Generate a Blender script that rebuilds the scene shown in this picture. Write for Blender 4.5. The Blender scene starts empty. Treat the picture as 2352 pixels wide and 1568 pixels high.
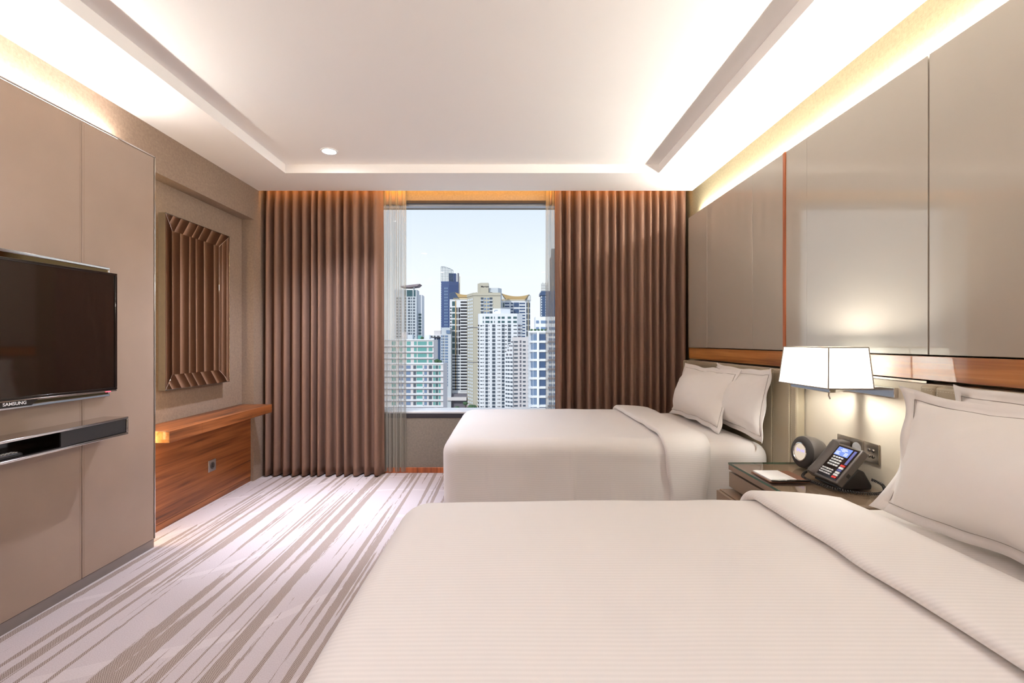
import bpy, bmesh, math, random
from mathutils import Vector, Matrix, noise as mn
random.seed(7)
scene = bpy.context.scene
COL = scene.collection
# ------------------------------------------------------------------ camera, sky, sun, exposure
FPX, CX, CY, CAMZ = 1078.0, 1164.0, 784.0, 1.225
cd = bpy.data.cameras.new('camera'); cam = bpy.data.objects.new('camera', cd); COL.objects.link(cam)
cd.sensor_width = 36.0; cd.lens = 36.0*FPX/2352.0
cd.shift_x = (1176-CX)/2352.0; cd.shift_y = 0.0
cd.clip_start = 0.05; cd.clip_end = 3000
cam.location = (0, 0, CAMZ); cam.rotation_euler = (math.pi/2, 0, 0)
scene.camera = cam
vs = scene.view_settings
vs.view_transform = 'Standard'; vs.look = 'None'; vs.exposure = 1.15; vs.gamma = 1.0; vs.use_curve_mapping = False
scene.cycles.use_denoising = True
scene.cycles.max_bounces = 12; scene.cycles.diffuse_bounces = 9; scene.cycles.glossy_bounces = 5
scene.cycles.transparent_max_bounces = 16; scene.cycles.sample_clamp_indirect = 6.0

def lin(c):
    c = c/255.0
    return c/12.92 if c <= 0.04045 else ((c+0.055)/1.055)**2.4
def C(r, g, b): return (lin(r), lin(g), lin(b), 1.0)

SKY_STRENGTH = 0.58
w = bpy.data.worlds.new('sky'); scene.world = w; w.use_nodes = True
nt = w.node_tree; nt.nodes.clear()
out = nt.nodes.new('ShaderNodeOutputWorld'); bg = nt.nodes.new('ShaderNodeBackground')
tc = nt.nodes.new('ShaderNodeTexCoord'); sp = nt.nodes.new('ShaderNodeSeparateXYZ'); rp = nt.nodes.new('ShaderNodeValToRGB')
nt.links.new(tc.outputs['Generated'], sp.inputs[0]); nt.links.new(sp.outputs['Z'], rp.inputs[0])
rp.color_ramp.elements[0].position = 0.0; rp.color_ramp.elements[0].color = (0.86, 0.88, 0.92, 1)
rp.color_ramp.elements[1].position = 1.0; rp.color_ramp.elements[1].color = (0.30, 0.46, 0.78, 1)
e = rp.color_ramp.elements.new(0.14); e.color = (0.78, 0.82, 0.87, 1)
e = rp.color_ramp.elements.new(0.30); e.color = (0.62, 0.70, 0.81, 1)
nt.links.new(rp.outputs[0], bg.inputs[0]); bg.inputs[1].default_value = SKY_STRENGTH
nt.links.new(bg.outputs[0], out.inputs[0])

sd = bpy.data.lights.new('sun', 'SUN'); sun = bpy.data.objects.new('sun', sd); COL.objects.link(sun)
sd.energy = 1.05; sd.angle = 0.02; sd.color = (1.0, 0.96, 0.90)
sun.rotation_euler = Vector((0.42, 0.78, -0.46)).to_track_quat('-Z', 'Y').to_euler()
COVE_WARM = (1.0, 0.98, 0.92)
COVE_RIGHT, COVE_LEFT, COVE_POCKET = 120.0, 104.0, 20.0
SPOT_W = 95.0
LAMP_GLOW = 130.0

# ------------------------------------------------------------------ helpers
def wx(px, Y): return (px-CX)/FPX*Y
def wz(py, Y): return CAMZ-(py-CY)/FPX*Y

class MB:
    def __init__(s): s.v = []; s.f = []
    def add(s, vs_, fs): 
        o = len(s.v); s.v += [tuple(p) for p in vs_]; s.f += [tuple(i+o for i in f) for f in fs]; return s
    def obox(s, c, hu, hv, hn):
        c = Vector(c); hu, hv, hn = Vector(hu), Vector(hv), Vector(hn)
        if hu.cross(hv).dot(hn) < 0: hu = -hu
        P = [c+a*hu+b*hv+d*hn for d in (-1, 1) for b in (-1, 1) for a in (-1, 1)]
        return s.add(P, [(0,2,3,1),(4,5,7,6),(0,1,5,4),(2,6,7,3),(0,4,6,2),(1,3,7,5)])
    def box(s, x0, x1, y0, y1, z0, z1):
        return s.obox(((x0+x1)/2,(y0+y1)/2,(z0+z1)/2), (abs(x1-x0)/2,0,0),(0,abs(y1-y0)/2,0),(0,0,abs(z1-z0)/2))
    def prism(s, poly, z0, z1):
        n = len(poly); a = sum(poly[i][0]*poly[(i+1)%n][1]-poly[(i+1)%n][0]*poly[i][1] for i in range(n))
        if a < 0: poly = poly[::-1]
        P = [(p[0],p[1],z0) for p in poly]+[(p[0],p[1],z1) for p in poly]
        return s.add(P, [tuple(range(n))[::-1], tuple(range(n,2*n))]+[(i,(i+1)%n,(i+1)%n+n,i+n) for i in range(n)])
    def loft(s, rings, cap=True, closed=True):
        n = len(rings[0]); P = [p for r in rings for p in r]; F = []
        for k in range(len(rings)-1):
            for i in range(n if closed else n-1):
                j = (i+1) % n
                F.append((k*n+i, k*n+j, (k+1)*n+j, (k+1)*n+i))
        if cap: F += [tuple(range(n))[::-1], tuple((len(rings)-1)*n+i for i in range(n))]
        return s.add(P, F)
    def tube(s, pts, r, n=8):
        pts = [Vector(p) for p in pts]; rings = []; up = None
        for i, p in enumerate(pts):
            t = (pts[min(i+1,len(pts)-1)]-pts[max(i-1,0)]).normalized()
            if up is None:
                up = t.cross(Vector((0,0,1)))
                if up.length < 1e-3: up = t.cross(Vector((1,0,0)))
            up = (up-t*up.dot(t)).normalized(); b = t.cross(up)
            rr = r[i] if isinstance(r, (list,tuple)) else r
            rings.append([p+up*math.cos(2*math.pi*k/n)*rr+b*math.sin(2*math.pi*k/n)*rr for k in range(n)])
        return s.loft(rings)
    def lathe(s, prof, c, axis=(0,0,1), n=40):
        ax = Vector(axis).normalized(); u = ax.orthogonal().normalized(); v = ax.cross(u); c = Vector(c)
        return s.loft([[c+ax*h+(u*math.cos(2*math.pi*k/n)+v*math.sin(2*math.pi*k/n))*max(r,1e-4) for k in range(n)] for r, h in prof])
    def grid(s, nu, nv, fn):
        P = [fn(i/nu, j/nv) for j in range(nv+1) for i in range(nu+1)]
        return s.add(P, [(j*(nu+1)+i, j*(nu+1)+i+1, (j+1)*(nu+1)+i+1, (j+1)*(nu+1)+i) for j in range(nv) for i in range(nu)])

def wloc(o):
    l = Vector((0,0,0))
    while o is not None: l += o.location; o = o.parent
    return l
def tag(o, label=None, cat=None, group=None, kind=None):
    if label: o['label'] = label
    if cat: o['category'] = cat
    if group: o['group'] = group
    if kind: o['kind'] = kind
    return o
def obj(name, mb, mat, parent=None, bevel=0, smooth=None, seg=2, recalc=False, solid=0, subsurf=0, local=False):
    me = bpy.data.meshes.new(name)
    if parent is not None and not local:
        l = wloc(parent); V = [(x-l.x, y-l.y, z-l.z) for x, y, z in mb.v]
    else: V = mb.v
    me.from_pydata(V, [], mb.f); me.update()
    if recalc:
        b = bmesh.new(); b.from_mesh(me); bmesh.ops.recalc_face_normals(b, faces=b.faces); b.to_mesh(me); b.free()
    if mat is not None: me.materials.append(mat)
    o = bpy.data.objects.new(name, me); COL.objects.link(o); o.parent = parent
    if solid:
        m = o.modifiers.new('solid', 'SOLIDIFY'); m.thickness = solid; m.offset = 0
    if bevel:
        m = o.modifiers.new('bevel', 'BEVEL'); m.width = bevel; m.segments = seg; m.limit_method = 'ANGLE'; m.angle_limit = 0.6
        if smooth is None: smooth = 50
    if subsurf:
        m = o.modifiers.new('sub', 'SUBSURF'); m.levels = subsurf; m.render_levels = subsurf
    if smooth is not None:
        me.shade_smooth()
        if smooth < 180: me.set_sharp_from_angle(angle=math.radians(smooth))
    return o
def thing(name, loc, label, cat, group=None, kind=None):
    o = bpy.data.objects.new(name, None); COL.objects.link(o); o.location = loc; o.empty_display_size = 0.1
    return tag(o, label, cat, group, kind)
def struct(name, mb, mat, label=None, cat=None, **k):
    o = obj(name, mb, mat, None, **k); o['kind'] = 'structure'
    if label: o['label'] = label
    if cat: o['category'] = cat
    return o
def text(name, body, size, mat, M, parent, depth=0.0, bold=False):
    cu = bpy.data.curves.new(name, 'FONT'); cu.body = body; cu.size = size; cu.align_x = 'CENTER'; cu.align_y = 'CENTER'; cu.extrude = depth
    if bold: cu.offset = size*0.018
    t = bpy.data.objects.new(name+'_tmp', cu); COL.objects.link(t)
    dg = bpy.context.evaluated_depsgraph_get(); dg.update()
    me = bpy.data.meshes.new_from_object(t.evaluated_get(dg)); bpy.data.objects.remove(t)
    me.name = name; me.transform(M)
    if parent is not None: me.transform(Matrix.Translation(-wloc(parent)))
    me.materials.clear(); me.materials.append(mat)
    o = bpy.data.objects.new(name, me); COL.objects.link(o); o.parent = parent
    return o
def frame_m(o, u, v):
    u = Vector(u).normalized(); v = Vector(v).normalized(); n = u.cross(v)
    return Matrix(((u.x,v.x,n.x,o[0]),(u.y,v.y,n.y,o[1]),(u.z,v.z,n.z,o[2]),(0,0,0,1)))

# ------------------------------------------------------------------ materials
class NT:
    def __init__(s, m): s.t = m.node_tree
    def n(s, typ, **k):
        d = s.t.nodes.new(typ)
        for a, b in k.items():
            if a.startswith('i_'):
                key = a[2:]; key = int(key) if key.isdigit() else key.replace('_', ' ')
                d.inputs[key].default_value = b
            else: setattr(d, a, b)
        return d
    def l(s, a, b): s.t.links.new(a, b)
    def math(s, op, a, b=0.0, c=None):
        d = s.n('ShaderNodeMath', operation=op)
        for i, x in enumerate((a, b) if c is None else (a, b, c)):
            if hasattr(x, 'type') and not isinstance(x, (int, float)): s.l(x, d.inputs[i])
            else: d.inputs[i].default_value = x
        return d.outputs[0]
    def mix(s, fac, a, b, bt='MIX'):
        d = s.n('ShaderNodeMix', data_type='RGBA', blend_type=bt)
        for i, x in ((0, fac), (6, a), (7, b)):
            if hasattr(x, 'is_output'): s.l(x, d.inputs[i])
            else: d.inputs[i].default_value = x
        return d.outputs[2]
    def ramp(s, fac, stops, interp='LINEAR'):
        d = s.n('ShaderNodeValToRGB'); cr = d.color_ramp; cr.interpolation = interp
        while len(cr.elements) > 1: cr.elements.remove(cr.elements[-1])
        cr.elements[0].position = stops[0][0]; cr.elements[0].color = stops[0][1]
        for p, c in stops[1:]:
            e = cr.elements.new(p); e.color = c
        s.l(fac, d.inputs[0]); return d.outputs[0]
    def coord(s, scale=(1,1,1), rot=(0,0,0), kind='Object'):
        t = s.n('ShaderNodeTexCoord'); m = s.n('ShaderNodeMapping'); s.l(t.outputs[kind], m.inputs[0])
        m.inputs['Scale'].default_value = scale; m.inputs['Rotation'].default_value = rot
        return m.outputs[0]
    def noise(s, vec, scale=1.0, detail=3.0, rough=0.5, dist=0.0):
        d = s.n('ShaderNodeTexNoise'); s.l(vec, d.inputs['Vector'])
        d.inputs['Scale'].default_value = scale; d.inputs['Detail'].default_value = detail
        d.inputs['Roughness'].default_value = rough; d.inputs['Distortion'].default_value = dist
        return d.outputs['Fac']
    def bump(s, h, strength=0.2, dist=0.01):
        d = s.n('ShaderNodeBump'); s.l(h, d.inputs['Height']); d.inputs['Strength'].default_value = strength; d.inputs['Distance'].default_value = dist
        s.l(d.outputs[0], s.b.inputs['Normal']); return d
def new_mat(name):
    m = bpy.data.materials.new(name); m.use_nodes = True; t = NT(m)
    t.b = m.node_tree.nodes['Principled BSDF']; return m, t
def pm(name, col, rough=0.5, metal=0.0, spec=0.5, coat=0.0, emis=None, es=0.0, bump=None, vary=0.0, vscale=6.0, stretch=(1,1,1), sheen=0.0, coat_rough=0.08, coat_ior=1.5):
    m, t = new_mat(name); b = t.b
    b.inputs['Base Color'].default_value = col; b.inputs['Roughness'].default_value = rough; b.inputs['Metallic'].default_value = metal
    b.inputs['Specular IOR Level'].default_value = spec; b.inputs['Coat Weight'].default_value = coat; b.inputs['Coat Roughness'].default_value = coat_rough; b.inputs['Coat IOR'].default_value = coat_ior
    b.inputs['Sheen Weight'].default_value = sheen
    if emis: b.inputs['Emission Color'].default_value = emis; b.inputs['Emission Strength'].default_value = es
    if vary:
        f = t.noise(t.coord(stretch), vscale, 4)
        d = tuple(c*(1-vary) for c in col[:3])+(1,); u = tuple(min(1, c*(1+vary)) for c in col[:3])+(1,)
        t.l(t.ramp(f, [(0.3, d), (0.7, u)]), b.inputs['Base Color'])
    if bump:
        sc, st = bump[0], bump[1]; an = bump[2] if len(bump) > 2 else (1,1,1)
        t.bump(t.noise(t.coord(an), sc, 3, 0.6), st, 0.004)
    return m
def emit(name, col, strength):
    m, t = new_mat(name); t.t.nodes.remove(t.b)
    e = t.n('ShaderNodeEmission'); e.inputs[0].default_value = (*col[:3], 1); e.inputs[1].default_value = strength
    t.l(e.outputs[0], t.t.nodes['Material Output'].inputs[0]); return m
def linen(name, col, vary=0.12):
    m, t = new_mat(name); b = t.b
    h = t.noise(t.coord((900,60,60)), 1, 2); v = t.noise(t.coord((60,60,700)), 1, 2); v2 = t.noise(t.coord((60,700,60)), 1, 2)
    f = t.math('MULTIPLY', t.math('ADD', t.math('ADD', h, v), v2), 0.3333)
    d = tuple(c*(1-vary*1.6) for c in col[:3])+(1,); u = tuple(min(1,c*(1+vary*1.6)) for c in col[:3])+(1,)
    t.l(t.ramp(f, [(0.36, d), (0.64, u)]), b.inputs['Base Color'])
    b.inputs['Roughness'].default_value = 0.75; b.inputs['Specular IOR Level'].default_value = 0.3
    t.bump(f, 0.25, 0.002); return m
def wood(name, dark, mid, light, along='Y', rough=0.38, scale=1.0, coat=0.0):
    m, t = new_mat(name); b = t.b
    sc = {'Y': (26,0.9,26), 'X': (0.9,26,26), 'Z': (26,26,0.9)}[along]
    v = t.coord(tuple(x*scale for x in sc))
    f1 = t.noise(v, 1.0, 4, 0.55, 0.6); f2 = t.noise(v, 5.0, 3, 0.6)
    lo = t.noise(t.coord(tuple(x*scale*0.12 if x > 2 else x*scale*0.8 for x in sc)), 1.0, 2)
    f = t.math('ADD', t.math('MULTIPLY', f1, 0.62), t.math('ADD', t.math('MULTIPLY', f2, 0.13), t.math('MULTIPLY', lo, 0.25)))
    t.l(t.ramp(f, [(0.38, dark), (0.50, mid), (0.60, light)]), b.inputs['Base Color'])
    b.inputs['Roughness'].default_value = rough; b.inputs['Coat Weight'].default_value = coat; b.inputs['Coat Roughness'].default_value = 0.012; b.inputs['Coat IOR'].default_value = 1.9; t.bump(f, 0.05, 0.002); return m
def clear_glass(name, tint=(1,1,1,1), rough=0.0):
    m, t = new_mat(name); t.t.nodes.remove(t.b)
    tr = t.n('ShaderNodeBsdfTransparent'); tr.inputs[0].default_value = tint
    gl = t.n('ShaderNodeBsdfGlossy'); gl.inputs['Roughness'].default_value = rough
    fr = t.n('ShaderNodeFresnel'); fr.inputs[0].default_value = 1.45
    gm = t.n('ShaderNodeNewGeometry'); ff = t.math('MULTIPLY', fr.outputs[0], t.math('SUBTRACT', 1.0, gm.outputs['Backfacing']))
    mx = t.n('ShaderNodeMixShader'); t.l(ff, mx.inputs[0]); t.l(tr.outputs[0], mx.inputs[1]); t.l(gl.outputs[0], mx.inputs[2])
    t.l(mx.outputs[0], t.t.nodes['Material Output'].inputs[0]); return m
def bedlinen(name, col, stripes=True):
    m, t = new_mat(name); b = t.b
    b.inputs['Roughness'].default_value = 0.62; b.inputs['Specular IOR Level'].default_value = 0.25; b.inputs['Sheen Weight'].default_value = 0.15
    g = t.n('ShaderNodeNewGeometry'); s = t.n('ShaderNodeSeparateXYZ'); t.l(g.outputs['Position'], s.inputs[0])
    wr = t.noise(t.coord((5,5,5)), 1, 4, 0.55, 0.4)
    if stripes:
        p = t.math('ADD', s.outputs[1], s.outputs[2])
        sn = t.math('SINE', t.math('MULTIPLY', p, 2*math.pi/0.0125))
        st = t.math('MULTIPLY_ADD', sn, 0.5, 0.5)
        dk = tuple(c*0.94 for c in col[:3])+(1,)
        t.l(t.mix(t.math('SMOOTH_MIN', st, 1.0, 0.1), dk, col), b.inputs['Base Color'])
        h = t.math('ADD', t.math('MULTIPLY', st, 0.035), wr)
    else:
        b.inputs['Base Color'].default_value = col; h = wr
    t.bump(h, 0.20, 0.012); return m

M = {}
M['ceiling'] = pm('ceiling_paint', C(244,240,237), 0.8, spec=0.2)
M['linen_wall'] = linen('wall_linen', C(146,126,110))
M['linen_right'] = linen('wall_linen_gold', C(142,131,104))
M['linen_dark'] = linen('sill_linen', C(128,120,110))
M['leather_tv'] = pm('tan_leather', C(160,139,124), 0.42, spec=0.4, bump=(260,0.12), vary=0.05, vscale=3)
M['stitch'] = pm('stitch_thread', C(140,116,98), 0.7)
M['seam'] = pm('seam_shadow', C(60,46,38), 0.8)
M['chrome'] = pm('chrome', C(205,200,196), 0.12, 1.0)
M['chrome_dark'] = pm('bronze_trim', C(150,135,125), 0.2, 1.0)
M['base_metal'] = pm('base_metal', C(150,142,138), 0.4, 0.6)
M['bronze_mirror'] = pm('bronze_mirror', C(96,76,48), 0.06, 1.0)
M['lacquer'] = pm('grey_lacquer', C(172,163,150), 0.30, spec=0.5, coat=1.0, coat_rough=0.035, coat_ior=1.75)
M['cream_panel'] = pm('cream_leather', C(206,196,178), 0.45, spec=0.4, bump=(200,0.06))
M['head_leather'] = pm('headboard_leather', C(158,146,124), 0.42, spec=0.45, bump=(240,0.12), vary=0.04)
M['head_stitch'] = pm('headboard_thread', C(206,196,176), 0.7)
M['teak'] = wood('teak_veneer', C(74,38,18), C(136,78,40), C(164,100,56), 'Y')
M['oak'] = wood('oak_band', C(140,80,34), C(184,118,58), C(206,144,82), 'Y', 0.3, 0.8, 1.0)
M['copper'] = wood('red_wood_fin', C(120,62,34), C(160,86,48), C(180,104,62), 'Z')
M['curtain'] = linen('curtain_fabric', C(132,103,88), 0.05)
M['tape'] = linen('sheer_heading', C(170,140,112), 0.06)
M['white_bed'] = bedlinen('duvet_cotton', C(240,236,233))
M['white_plain'] = bedlinen('pillow_cotton', C(240,236,233), False)
M['piping'] = pm('grey_piping', C(150,142,136), 0.8)
M['bed_base'] = pm('bed_base_cloth', C(74,66,60), 0.8)
M['dark_frame'] = pm('dark_aluminium', C(58,58,64), 0.4, 0.5)
M['silver'] = pm('silver_aluminium', C(200,205,212), 0.35, 0.7)
M['white_trim_glint'] = pm('white_trim_glint', C(236,236,236), 0.4)
M['glass'] = clear_glass('window_glass', (0.97,0.985,0.98,1))
M['table_glass'] = clear_glass('table_glass', (0.985,0.99,0.985,1))
M['glass_edge'] = pm('glass_edge_green', C(46,84,66), 0.15, spec=0.6)
M['night_brown'] = pm('brown_lacquer', C(130,108,88), 0.32, spec=0.5)
M['night_dark'] = pm('dark_gap', C(30,26,24), 0.6)
M['mirror'] = pm('mirror_glass', C(240,234,222), 0.012, 1.0)
M['mirror_edge'] = pm('mirror_edge', C(150,146,136), 0.12, 0.9)
M['black_gloss'] = pm('black_gloss', C(26,20,18), 0.10, spec=0.6)
M['screen'] = pm('tv_screen', C(34,24,19), 0.05, spec=1.0)
M['black_plastic'] = pm('black_plastic', C(38,36,36), 0.4)
M['grey_plastic'] = pm('grey_plastic', C(88,82,78), 0.4)
M['mesh_cloth'] = pm('speaker_cloth', C(52,48,46), 0.9, bump=(900,0.4))
M['paper'] = pm('paper', C(244,244,244), 0.7)
M['tan_hide'] = pm('brown_hide', C(120,78,54), 0.5, bump=(300,0.1))
M['white_key'] = pm('key_white', C(226,228,232), 0.4)
M['key_red'] = pm('key_red', C(206,60,56), 0.4)
M['key_blue'] = pm('key_blue', C(84,90,150), 0.4)
M['logo'] = pm('logo_silver', C(225,225,228), 0.3)
M['switch'] = pm('switch_plate', C(170,160,146), 0.22, 0.85)
M['steel'] = pm('brushed_steel', C(196,194,194), 0.3, 0.8)
M['led'] = emit('led_strip_glow', COVE_WARM, COVE_RIGHT)
M['led_left'] = emit('led_strip_glow_left', COVE_WARM, COVE_LEFT)
M['led_pocket'] = emit('led_pocket_glow', (1.0, 0.46, 0.09), COVE_POCKET)
M['led_niche'] = emit('led_niche_glow', (1.0, 0.74, 0.40), 34.0)
M['spot_disc'] = emit('downlight_lens', (1.0, 0.98, 1.0), 40.0)
M['lcd'] = emit('phone_lcd', (0.25, 0.36, 0.85), 0.5)
M['lcd_text'] = emit('phone_lcd_text', (0.9, 0.95, 1.0), 0.55)
M['dial'] = emit('clock_dial_glow', (0.80, 0.66, 0.52), 0.45)
M['digit'] = emit('clock_digit', (0.45, 0.40, 1.0), 0.6)
M['red_led'] = emit('standby_led', (1.0, 0.08, 0.12), 1.5)

# carpet
m, t = new_mat('striped_carpet'); M['carpet'] = m; b = t.b
rot = (0, 0, math.radians(4.6))
v1 = t.coord((16, 0.30, 1), rot); v2 = t.coord((34, 0.6, 1), rot); v3 = t.coord((22, 0.36, 1), rot)
rag = t.math('MULTIPLY', t.math('SUBTRACT', t.noise(t.coord((240, 14, 1), rot), 1, 2), 0.5), 0.10)
a = t.math('GREATER_THAN', t.math('ADD', t.noise(v1, 1, 1.0, 0.4), rag), 0.59)
c_ = t.math('GREATER_THAN', t.math('ADD', t.noise(v2, 1, 1.0, 0.5), rag), 0.64)
d_ = t.math('GREATER_THAN', t.math('ADD', t.noise(v3, 1.0, 0.0, 0.5), rag), 0.645)
st = t.math('MAXIMUM', t.math('MAXIMUM', a, c_), d_)
wv = t.n('ShaderNodeTexWave', wave_type='BANDS', bands_direction='DIAGONAL'); t.l(t.coord((1,1,1)), wv.inputs[0])
wv.inputs['Scale'].default_value = 95; wv.inputs['Distortion'].default_value = 3; wv.inputs['Detail'].default_value = 2
rib = t.ramp(wv.outputs['Fac'], [(0.25, C(124,108,98)), (0.6, C(172,158,150))])
pile = t.noise(t.coord((1,1,1)), 240, 2)
base = t.ramp(pile, [(0.3, C(178,167,166)), (0.7, C(196,186,186))])
ring = t.n('ShaderNodeTexWave', wave_type='RINGS', rings_direction='Z'); t.l(t.coord((1,1,0), (0,0,0.4)), ring.inputs[0])
ring.inputs['Scale'].default_value = 0.55; ring.inputs['Distortion'].default_value = 9; ring.inputs['Detail'].default_value = 1; ring.inputs['Detail Scale'].default_value = 0.9
sw = t.math('GREATER_THAN', ring.outputs['Fac'], 0.985)
base2 = t.mix(t.math('MULTIPLY', sw, 0.14), base, C(240,232,228))
t.l(t.mix(st, base2, rib), b.inputs['Base Color'])
b.inputs['Roughness'].default_value = 0.95; b.inputs['Specular IOR Level'].default_value = 0.1
t.bump(t.math('ADD', pile, t.math('MULTIPLY', st, -0.6)), 0.35, 0.004)

# sheer curtain: fine opaque threads between open gauze
m, t = new_mat('striped_sheer'); M['sheer'] = m; t.t.nodes.remove(t.b)
uvn = t.n('ShaderNodeUVMap'); s = t.n('ShaderNodeSeparateXYZ'); t.l(uvn.outputs[0], s.inputs[0])
mp = t.n('ShaderNodeMapping'); t.l(uvn.outputs[0], mp.inputs[0]); mp.inputs['Scale'].default_value = (95, 0.35, 1)
nz = t.noise(mp.outputs[0], 1, 2)
al = t.ramp(nz, [(0.42, (0.20,)*3+(1,)), (0.49, (0.50,)*3+(1,)), (0.57, (0.96,)*3+(1,))])
df = t.n('ShaderNodeBsdfDiffuse'); df.inputs[0].default_value = C(176,172,160)
tl = t.n('ShaderNodeBsdfTranslucent'); tl.inputs[0].default_value = C(176,174,164)
m1 = t.n('ShaderNodeMixShader'); m1.inputs[0].default_value = 0.35; t.l(df.outputs[0], m1.inputs[1]); t.l(tl.outputs[0], m1.inputs[2])
tr = t.n('ShaderNodeBsdfTransparent'); m2 = t.n('ShaderNodeMixShader')
t.l(al, m2.inputs[0]); t.l(tr.outputs[0], m2.inputs[1]); t.l(m1.outputs[0], m2.inputs[2])
t.l(m2.outputs[0], t.t.nodes['Material Output'].inputs[0])

# lamp shade: lit from inside
m, t = new_mat('lamp_shade_cloth'); M['shade'] = m; t.t.nodes.remove(t.b)
df = t.n('ShaderNodeBsdfDiffuse'); df.inputs[0].default_value = C(236,242,240)
tl = t.n('ShaderNodeBsdfTranslucent'); tl.inputs[0].default_value = C(238,244,242)
m1 = t.n('ShaderNodeMixShader'); m1.inputs[0].default_value = 0.88; t.l(df.outputs[0], m1.inputs[1]); t.l(tl.outputs[0], m1.inputs[2])
t.l(m1.outputs[0], t.t.nodes['Material Output'].inputs[0])
M['shade_rim'] = pm('shade_rim', C(150,140,128), 0.7)

# ------------------------------------------------------------------ room shell
XL, XTV, XN, XR, XP = -2.222, -2.10, -2.327, 1.66, 1.56     # left wall, tv panels, niche back, right wall, headboard panels
ZC, ZT, YB, YW = 2.573, 2.643, 4.20, 4.39                   # soffit, tray, curtain pocket lip, window wall
YF = -2.2
struct('floor', MB().box(-2.6, 1.9, YF-0.2, 4.7, -0.12, 0.0), M['carpet'], 'pale mauve carpet with ragged brown stripes running to the window', 'carpet')
c = MB()
TX0, TX1, TY0, TY1 = -1.774, 1.216, -1.2, 3.757
c.box(-2.6, TX0, YF-0.2, YB, ZC, 2.72); c.box(TX1, 1.9, YF-0.2, YB, ZC, 2.72)
c.box(TX0, TX1, TY1, YB, ZC, 2.72); c.box(TX0, TX1, YF-0.2, TY0, ZC, 2.72)
c.box(TX0, TX1, TY0, TY1, ZT, 2.72)
c.box(-2.6, 1.9, YF-0.2, YB, 2.72, 2.95); c.box(-2.6, 1.9, YB, 4.7, 2.82, 2.95)
struct('ceiling', c, M['ceiling'], 'white ceiling with a long recessed tray', 'ceiling')
struct('wall_front', MB().box(-2.6, 1.9, YF-0.2, YF, 0, ZC), M['linen_wall'], 'plain linen wall behind the viewpoint', 'wall')

# left wall with niche
wl = MB()
wl.box(-2.6, XL, YF, 2.80, 0, ZC)
wl.box(-2.6, XL, 2.80, 4.12, 2.296, ZC)
wl.box(-2.6, XN, 2.80, 4.12, 0, 2.296)
wl.box(-2.6, XL, 4.12, YB, 0, ZC); wl.box(-2.6, XL, YB, 4.7, 0, 2.82)
WL = struct('wall_left', wl, M['linen_wall'], 'linen covered wall with leather panels and a shallow niche beside the curtain', 'wall')
seams = [2.795, 2.32, 1.36, 0.40, -0.56, -1.52, YF+0.01]
for i in range(len(seams)-1):
    y1, y0 = seams[i], seams[i+1]
    p = obj('panel', MB().box(XL, XTV, y0+0.0012, y1-0.0012, 0.052, 2.318), M['leather_tv'], WL, bevel=0.003)
    if i < 2:
        s_ = MB()
        for yy, sg in ((y0+0.0012, 1), (y1-0.0012, -1)):
            if yy > 2.7: continue
            for k in range(320):
                z = 0.06+k*0.007
                s_.box(XTV-0.0005, XTV+0.0006, yy+sg*0.0095, yy+sg*0.0108, z, z+0.0045)
        tag(obj('stitching', s_, M['stitch'], p), kind='stuff')
tb = MB().box(XTV-0.002, XTV+0.004, YF+0.01, 2.80, 2.318, 2.326)
tb.box(XL+0.002, XTV+0.004, 2.795, 2.801, 0.052, 2.326)
obj('edge_trim', tb, M['chrome'], WL, bevel=0.001)
obj('plinth', MB().box(XL, XTV-0.004, YF+0.01, 2.798, 0.0, 0.050), M['base_metal'], WL)
# wood lining of the niche below the ledge
NW = obj('wood_panel', MB().box(XN, -2.247, 2.802, 4.118, 0.045, 0.605), M['teak'], WL, bevel=0.001)
obj('wood_plinth', MB().box(XN, -2.249, 2.802, 4.118, 0.0, 0.042), M['teak'], WL)
led = obj('light_strip', MB().tube([(-2.185, YF+0.05, 2.346), (-2.185, 2.62, 2.346)], 0.007, 10), M['led_left'], WL)
obj('light_strip', MB().box(-2.19, -2.18, 2.803, 2.806, 0.03, 2.15), M['led_niche'], WL)

# right wall with lacquer panels
WR = struct('wall_right', MB().box(XR, 1.9, YF, YB, 0, ZC).box(XR, 1.9, YB, 4.7, 0, 2.82), M['linen_right'], 'headboard wall with glossy grey panels above an oak band', 'wall')
ps = [4.03, 3.656, 2.98, 2.645]
for i in range(3):
    obj('panel', MB().box(XP, XP+0.045, ps[i+1]+0.001, ps[i]-0.001, 1.176, 2.285), M['lacquer'], WR, bevel=0.0015)
obj('wood_fin', MB().box(XP-0.006, XP+0.045, 2.623, 2.6435, 1.176, 2.285), M['copper'], WR, bevel=0.001)
ps = [2.622, 2.44, 1.736, 0.85, -0.04, -0.93, YF+0.02]
for i in range(len(ps)-1):
    g = 0.0005 if i == 0 else 0.003
    obj('panel', MB().box(XP, XP+0.045, ps[i+1]+(0.0004 if i == 0 else g), ps[i]-(0.0004 if i <= 1 else g), 1.176, 2.285), M['lacquer'], WR, bevel=0.0008)
obj('panel_backing', MB().box(XP+0.046, XP+0.06, YF+0.02, 4.02, 1.18, 2.27), M['night_dark'], WR)
obj('light_strip', MB().tube([(1.632, YF+0.05, 2.313), (1.632, 4.0, 2.313)], 0.007, 10), M['led'], WR)
obj('light_shelf', MB().box(XP+0.06, XR, YF+0.02, 4.02, 2.286, 2.302), M['linen_right'], WR)
for a_, b_, nm in ((4.03, 2.45, 'oak_board'), (2.45, 0.2, 'oak_board'), (0.2, YF+0.02, 'oak_board')):
    obj(nm, MB().box(XP+0.004, XR, b_+0.0004, a_-0.0004, 1.082, 1.170), M['oak'], WR, bevel=0.001)
obj('metal_lip', MB().box(XP-0.004, XP+0.02, 1.74, 2.40, 1.070, 1.078), M['chrome_dark'], WR)
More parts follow.
